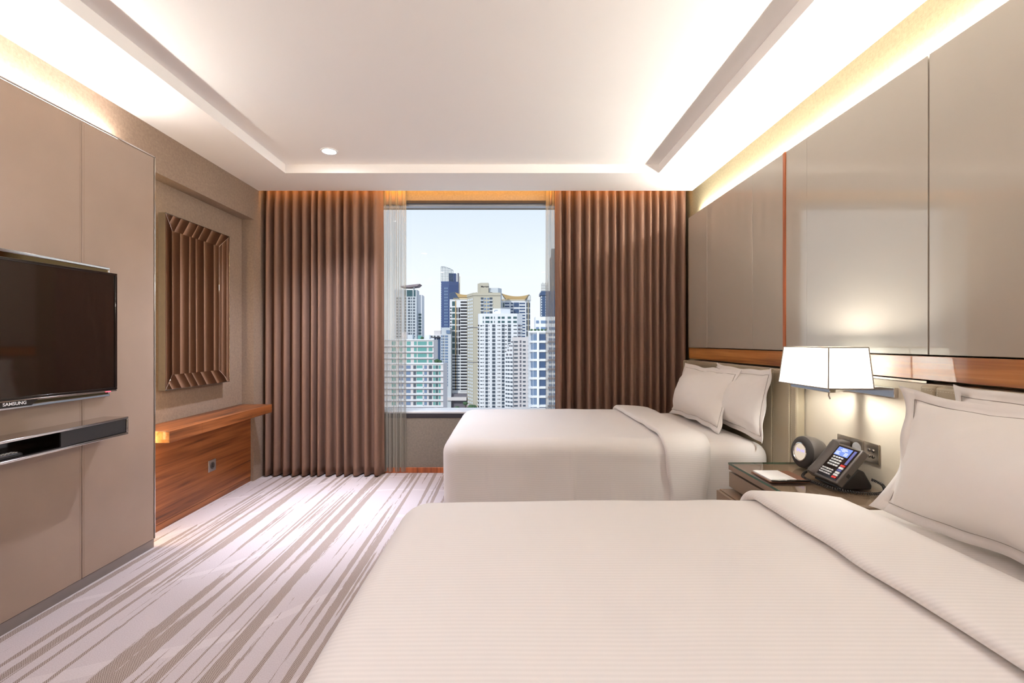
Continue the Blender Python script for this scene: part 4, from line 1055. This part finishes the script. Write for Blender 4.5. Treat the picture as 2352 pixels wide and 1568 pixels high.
# 9 white terraced block
D = 345; T = bthing('terraced_block', 1195, D, 'white block stepping down in terraces beside the white tower')
ch = [(1177,D),(1222,D+2)]
body(T, ch, 774, K['offwhite'], 18)
steps = [(1173,781),(1168,790),(1163,800),(1159,810)]
pxp = 1180
for px, py in steps:
    body(T, [(px,D-1+(1177-px)*0.3),(1178,D-1)], py, K['white'], 12, name='terrace'); 
    windows(T, [(px,D-1+(1177-px)*0.3),(1178,D-1)], 0, [(0.2,0.45),(0.6,0.9)], py+2, 9.1, 1, 4.0, K['shade'])
windows(T, [(1159,D+4.4),(1178,D-1.2)], 0, [(0.15,0.30),(0.38,0.62),(0.72,0.95)], 820, 9.15, 14, 3.6, K['win'])
lo, hi = 1177, 1222
windows(T, ch, 0, cols((1180.5,1189),(1201,1207),(1212.5,1216),lo=lo,hi=hi), 783, 9.15, 18, 3.6, K['win'])
windows(T, ch, 0, cols((1193.5,1197.5),lo=lo,hi=hi), 781.5, 9.15, 18, 5.6, K['shade'], 0.15, 'recess')

# 11 towers under construction at the right
D = 520; T = bthing('scaffold_tower', 1250, D, 'unfinished blue grey tower crowned by scaffolding at the right window edge', 'unfinished towers outside')
body(T, [(1243,D),(1275,D)], 668, K['navy'], 16); body(T, [(1240.5,D-1),(1276,D-1)], 672, K['navy'], 18, name='crown_deck', z0=wz(678,D))
sc2 = MB()
for k in range(6): sc2.box(wx(1244+k*3,D), wx(1244.5+k*3,D), D+2, D+2.6, wz(668,D), wz(651-4*(k%2),D))
for k in range(5): sc2.box(wx(1243.5,D), wx(1260,D), D+2, D+2.6, wz(666-k*3.6,D), wz(665.4-k*3.6,D))
tag(obj('scaffolding', sc2, K['black'], T), kind='stuff')
windows(T, [(1243,D),(1275,D)], 0, [(0.0,0.06),(0.30,0.34)], 680, 6, 10, 3.5, K['pale'])
D = 600; T = bthing('slim_tower', 1270, D, 'slim dark tower seen through the right sheer curtain', 'unfinished towers outside')
body(T, [(1265,D),(1282,D)], 590, K['shade'], 14); body(T, [(1267,D+2),(1277,D+2)], 571, K['lat'], 8, name='top_frame')
windows(T, [(1265,D),(1282,D)], 0, [(0.05,0.95)], 596, 6, 22, 2.6, K['lat'])
# 10 round-cornered balcony block at the right
D = 150; T = bthing('balcony_block', 1240, D, 'white apartment block with curved corner and large glazed bays, nearest on the right', 'apartment blocks outside')
ch = [(1217,D+4.5),(1219.5,D+1.6),(1224,D),(1258,D),(1292,D)]
body(T, ch, 762, K['white'], 12); body(T, [(1230,D+4),(1292,D+4)], 727, K['white'], 8, name='penthouse')
windows(T, [(1230,D+4),(1292,D+4)], 0, [(0.02,0.12),(0.2,0.42),(0.5,0.9)], 736, 15, 2, 6.0, K['winb'])
lo, hi = 1224, 1258
each(T, ch, 2, cols((1224.5,1232.6),lo=lo,hi=hi), 766.8, 21, 9, 14.6, K['winb'], 0.12); each(T, ch, 2, cols((1238.5,1254),lo=lo,hi=hi), 766.8, 21, 9, 14.6, K['navy'], 0.12)
each(T, ch, 1, [(0.08,0.96)], 766.8, 21, 9, 14.6, K['winb'], 0.12)
windows(T, ch, 2, [(0.0,1.0)], 783.3, 21, 9, 3.4, K['white'], 0.6, 'floor_slabs'); windows(T, ch, 1, [(-0.05,1.05)], 783.3, 21, 9, 3.4, K['white'], 0.6, 'floor_slabs'); windows(T, ch, 0, [(0.0,1.05)], 783.3, 21, 9, 3.4, K['white'], 0.6, 'floor_slabs')
windows(T, ch, 2, cols((1233,1238),lo=lo,hi=hi), 763, 400, 1, 200, K['white'], 0.7, 'pier')
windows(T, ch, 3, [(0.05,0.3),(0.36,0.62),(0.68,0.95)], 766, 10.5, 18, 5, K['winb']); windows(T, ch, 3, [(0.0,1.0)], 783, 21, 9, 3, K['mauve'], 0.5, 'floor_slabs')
obj('roof_terrace', MB().box(wx(1214,D), wx(1292,D), D-0.7, D+4, wz(763.6,D), wz(759.5,D)), K['white'], T)
for k, (px, r_) in enumerate(((1221,2.8),(1229,2.9),(1237,2.8),(1245,2.9),(1253,2.8))):
    bush('terrace_shrub', px, 757.4, D-0.2, r_, ('%s clipped shrub on the roof terrace of the curved balcony block' % ('first from the left','second from the left','third from the left','fourth from the left','fifth from the left')[k]), 'terrace shrubs', 10+k)
# street trees
for k, (px, py, D_, r_, lb) in enumerate(((1084,938,400,11,'round green street tree at the foot of the beige tower'),(1069,926,418,5,'small green street tree by the podium canopy'),(1096,946,374,8,'green street tree at the foot of the white tower'),(1050,938,405,6,'low green street tree in front of the podium'))):
    bush('street_tree', px, py, D_, r_, lb, 'street trees', 30+k, 'tree', 1)
